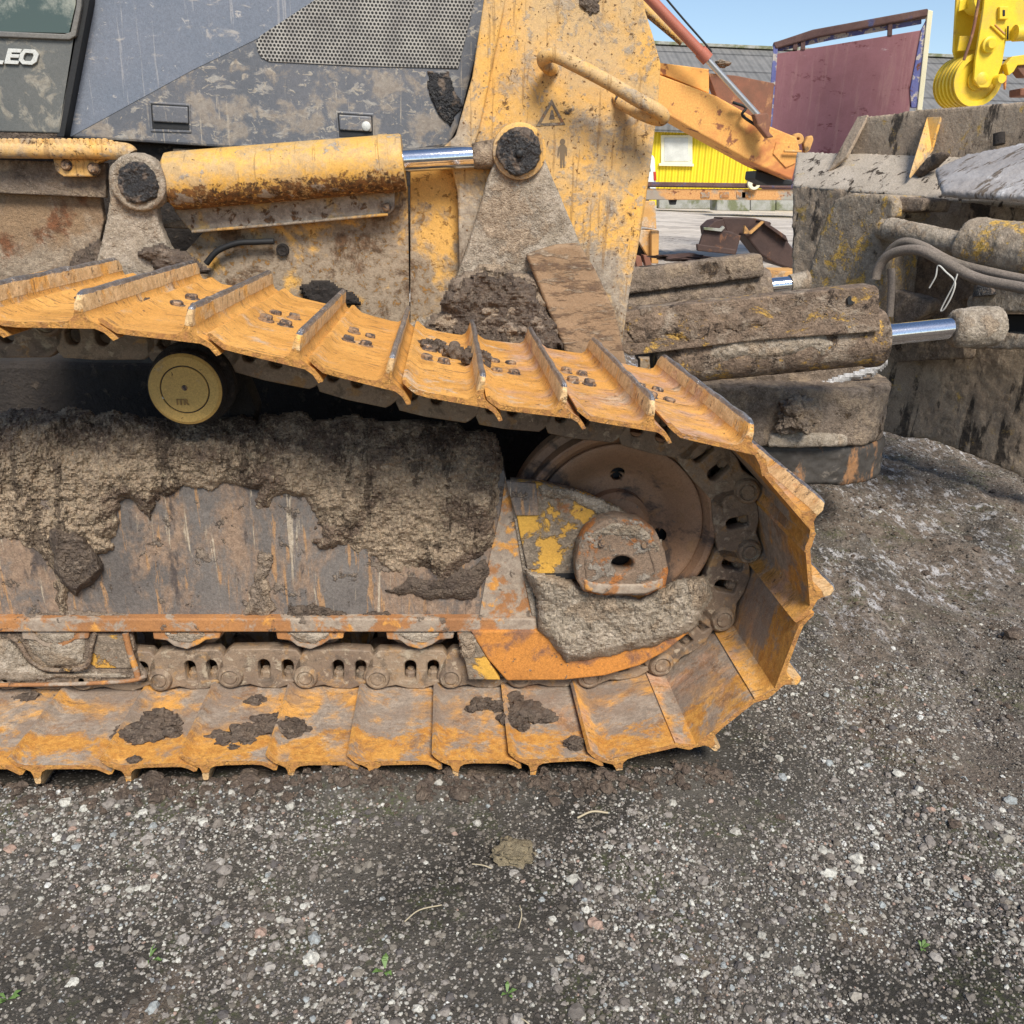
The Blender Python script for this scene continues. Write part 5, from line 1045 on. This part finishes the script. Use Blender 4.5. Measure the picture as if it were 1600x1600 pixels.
# maroon tipping body
RP = Vector(at(1330, 200, 16.)); rn = Vector((-.30, -1, 0)).normalized()
def rp(a, b, o_=0): return atpl(a, b, RP+rn*o_, rn)
BX = empty('tipper_body', rp(1330, 330), 'maroon panelled dump body with rusty blue frame standing on end', 'dump body')
def rs(name, pts, o_, th, m, bw=.01, p=None): return slabw(name, [rp(a, b, o_) for a, b in pts], -rn*th, m, p or BX, bw)
rs('panel', [(1212, 84), (1300, 70), (1440, 47), (1420, 180), (1400, 300), (1190, 300)], 0, .12, M['panel'])
rs('top_beam', [(1208, 66), (1216, 64), (1270, 46), (1450, 13), (1453, 24), (1275, 58), (1212, 76)], .05, .35, M['rustdark'], .02)
rs('right_post', [(1440, 46), (1454, 20), (1456, 26), (1438, 168), (1424, 168), (1422, 140)], .03, .12, M['bluepaint'])
rs('right_edge', [(1450, 15), (1458, 17), (1441, 172), (1433, 172)], .06, .15, M['cream'])
rs('left_post', [(1209, 68), (1216, 68), (1207, 190), (1200, 240), (1196, 240)], .03, .12, M['bluepaint'])
for a, b, c in ((1240, 56, 78), (1252, 56, 78), (1388, 30, 56)): rs('post', [(a, b), (a+7, b-1), (a+6, c), (a-1, c)], .02, .08, M['rustdark'])
rs('inner_rail', [(1215, 72), (1275, 58), (1440, 30), (1440, 37), (1300, 62), (1216, 80)], -.10, .06, M['bluepaint'])
# crane hook block
KY = 12.
CR = empty('crane_boom', at(1560, 330, KY), 'bright yellow crane boom head with grooved rope sheaves at the upper right', 'crane')
cn = Vector((.0, -1, 0)).normalized()     # the sheave faces look this way
c0 = at(1529, 124, KY); kk = mpp(c0)
pr = []; t = 0; R_ = 39*kk
for g in range(6):
    pr += [(t+0, R_), (t+.03, R_), (t+.045, R_-.08), (t+.075, R_-.08), (t+.09, R_)]; t += .105
W_ = t
lathe('sheave', c0, c0-cn, [(.05, .05), (.05, R_*.76), (.0, R_*.80), (0, R_*.95)]+pr+[(t, .1)], M['crane'], CR, 56, 25)
for s_ in (.0, ): lathe('sheave_hub', c0+cn*.12, c0-cn, [(0, .05), (.02, .09), (.12, .09), (.13, .15), (.16, .15)], M['crane'], CR, 28)
def kp(a, b, o_=0): return atpl(a, b, c0+cn*o_, cn)
def ks(name, pts, o_, th, m=None): return slabw(name, [kp(a, b, o_) for a, b in pts], -cn*th, m or M['crane'], CR, .01)
ks('cheek_plate', [(1545, -60), (1610, -60), (1640, 40), (1600, 62), (1572, 64), (1566, 100), (1558, 122), (1544, 137), (1531, 137), (1522, 124), (1524, 96), (1536, 20)], .10, .05)
ks('rear_cheek', [(1498, -60), (1545, -60), (1540, 20), (1522, 95), (1495, 98), (1490, 80)], -.42, .05)
ks('cross_web', [(1500, 56), (1536, 56), (1534, 78), (1496, 80)], -.2, .03)
ks('front_web', [(1500, 0), (1542, -10), (1541, 5), (1498, 18)], -.2, .03)
lathe('upper_sheave', kp(1542, -4, .0), kp(1542, -4, .0)-cn, [(0, .1), (0, R_*.5), (.05, R_*.5), (.3, R_*.5)], M['crane'], CR, 30)
lathe('pin', kp(1566, 123, .24), kp(1566, 123, .24)-cn, [(0, .06), (.02, .07), (.16, .07)], M['crane'], CR, 20)
tube('rope', [at(1531, -10, KY-.2), at(1520, 50, KY-.2), at(1506, 94, KY-.2)], .022, M['brown'], CR, n=8)
ks('box', [(1562, 10), (1576, 10), (1576, 30), (1562, 30)], .16, .08)
ks('box_slot', [(1567, 15), (1571, 15), (1571, 25), (1567, 25)], .17, .03, M['black'])
ks('stay', [(1548, 40), (1551, 38), (1572, 58), (1569, 60)], .13, .03)
ks('slot', [(1556, 37), (1572, 52), (1570, 54), (1554, 39)], .115, .02, M['bucket'])
lathe('fitting', kp(1551, 68, .22), kp(1551, 68, .22)-cn, [(0, .03), (.0, .06), (.05, .08), (.06, .11), (.14, .11)], M['crane'], CR, 20)
ks('lever', [(1575, 40), (1577, 40), (1576, 62), (1574, 62)], .15, .03, M['black'])
rod('cross_tube', kp(1585, 52, .2), kp(1660, 48, .2), .11, M['crane'], CR)
ks('lower_arm', [(1572, 100), (1582, 88), (1640, 80), (1640, 98), (1590, 102), (1584, 112), (1576, 118)], .16, .12)
ks('dark_jaw', [(1588, 104), (1606, 98), (1640, 98), (1640, 120), (1600, 120)], .12, .2, M['brown'])
ks('hook_tip', [(1569, 118), (1574, 118), (1572, 140), (1570, 140)], .16, .04, M['orange'])
ks('boom_section', [(1540, -500), (1760, -500), (1700, 60), (1640, 60), (1600, -40), (1545, -50)], -.05, .6)
# a far plank end right edge
o = slab('steel_bracket', [(1594, 138), (1640, 134), (1640, 150), (1594, 150)], 12.5, .3, M['brown'], None, .02); tag(o, 'rusty brown steel block at the right edge below the crane head', 'steel block')
# scrap track piece
SC = empty('scrap_track', at(1160, 430, 8.5), 'curled piece of scrap crawler track with dark plates on the yard ground', 'scrap track')
for k, (pts, y_) in enumerate([([(1106, 355), (1117, 345), (1130, 342), (1135, 360), (1148, 363), (1140, 373), (1108, 368)], 8.5), ([(1128, 340), (1180, 341), (1204, 347), (1206, 351), (1180, 352), (1165, 362), (1148, 372), (1135, 360)], 8.6)]): slab('plate', pts, y_, .35, M['scrap'], SC, .01)
slab('track_pad', [(1100, 358), (1136, 361), (1158, 368), (1150, 398), (1090, 392)], 8.35, .05, M['scrap'], SC, .008)
slab('pad_rib', [(1089, 381), (1151, 390), (1148, 398), (1090, 392)], 8.28, .06, M['scrap'], SC, .01)
slab('pad_edge', [(1100, 355), (1126, 357), (1130, 353), (1133, 356), (1127, 362), (1100, 359)], 8.3, .05, M['concrete'], SC, .004)
slab('track_chain', [(1162, 366), (1192, 347), (1226, 370), (1248, 400), (1250, 425), (1214, 414), (1188, 398), (1170, 375)], 8.4, .4, M['scrap'], SC, .02)
slab('bent_pad', [(1164, 352), (1172, 362), (1192, 345), (1195, 347), (1174, 366), (1162, 365)], 8.3, .05, M['bucket'], SC, .004)
slab('bent_pad', [(1194, 345), (1228, 368), (1232, 378), (1224, 372), (1195, 351)], 8.32, .4, M['scrap'], SC, .004)
o = lump('mud_mound', at(1068, 403, 8.6), (.35, .2, .06), M['scrap'], None, seed=2); tag(o, 'low dark heap of dirt left of the scrap track', 'dirt heap')
o = slab('steel_box', [(1190, 424), (1260, 424), (1260, 455), (1194, 455)], 7.2, .5, M['bucket'], None, .01); tag(o, 'pale topped steel box behind the far piston rod', 'steel box')
# ochre bucket corner left of the opening
OB = empty('bucket_stack', at(1005, 415, 9.2), 'sunlit ochre excavator bucket standing behind the front plate', 'bucket')
slab('side_plate', [(960, 313), (1024, 314), (1026, 358), (990, 352), (960, 360)], 9.2, .25, M['bucket'], OB, .01)
slab('lower_plate', [(960, 358), (1028, 360), (1029, 410), (1014, 404), (995, 372), (960, 372)], 9.1, .10, M['bucket'], OB, .01)
slab('shell', [(1018, 360), (1030, 360), (1029, 412), (1018, 412)], 9.0, .6, M['bucket'], OB, .01)
for px in (998, 1012): slab('tooth', [(px-7, 398), (px+3, 400), (px+7, 415), (px-2, 420)], 9.0, .15, M['brown'], OB, .01)
slab('inner', [(940, 370), (1022, 366), (1020, 410), (940, 410)], 9.4, .05, M['dark'], OB, 0)
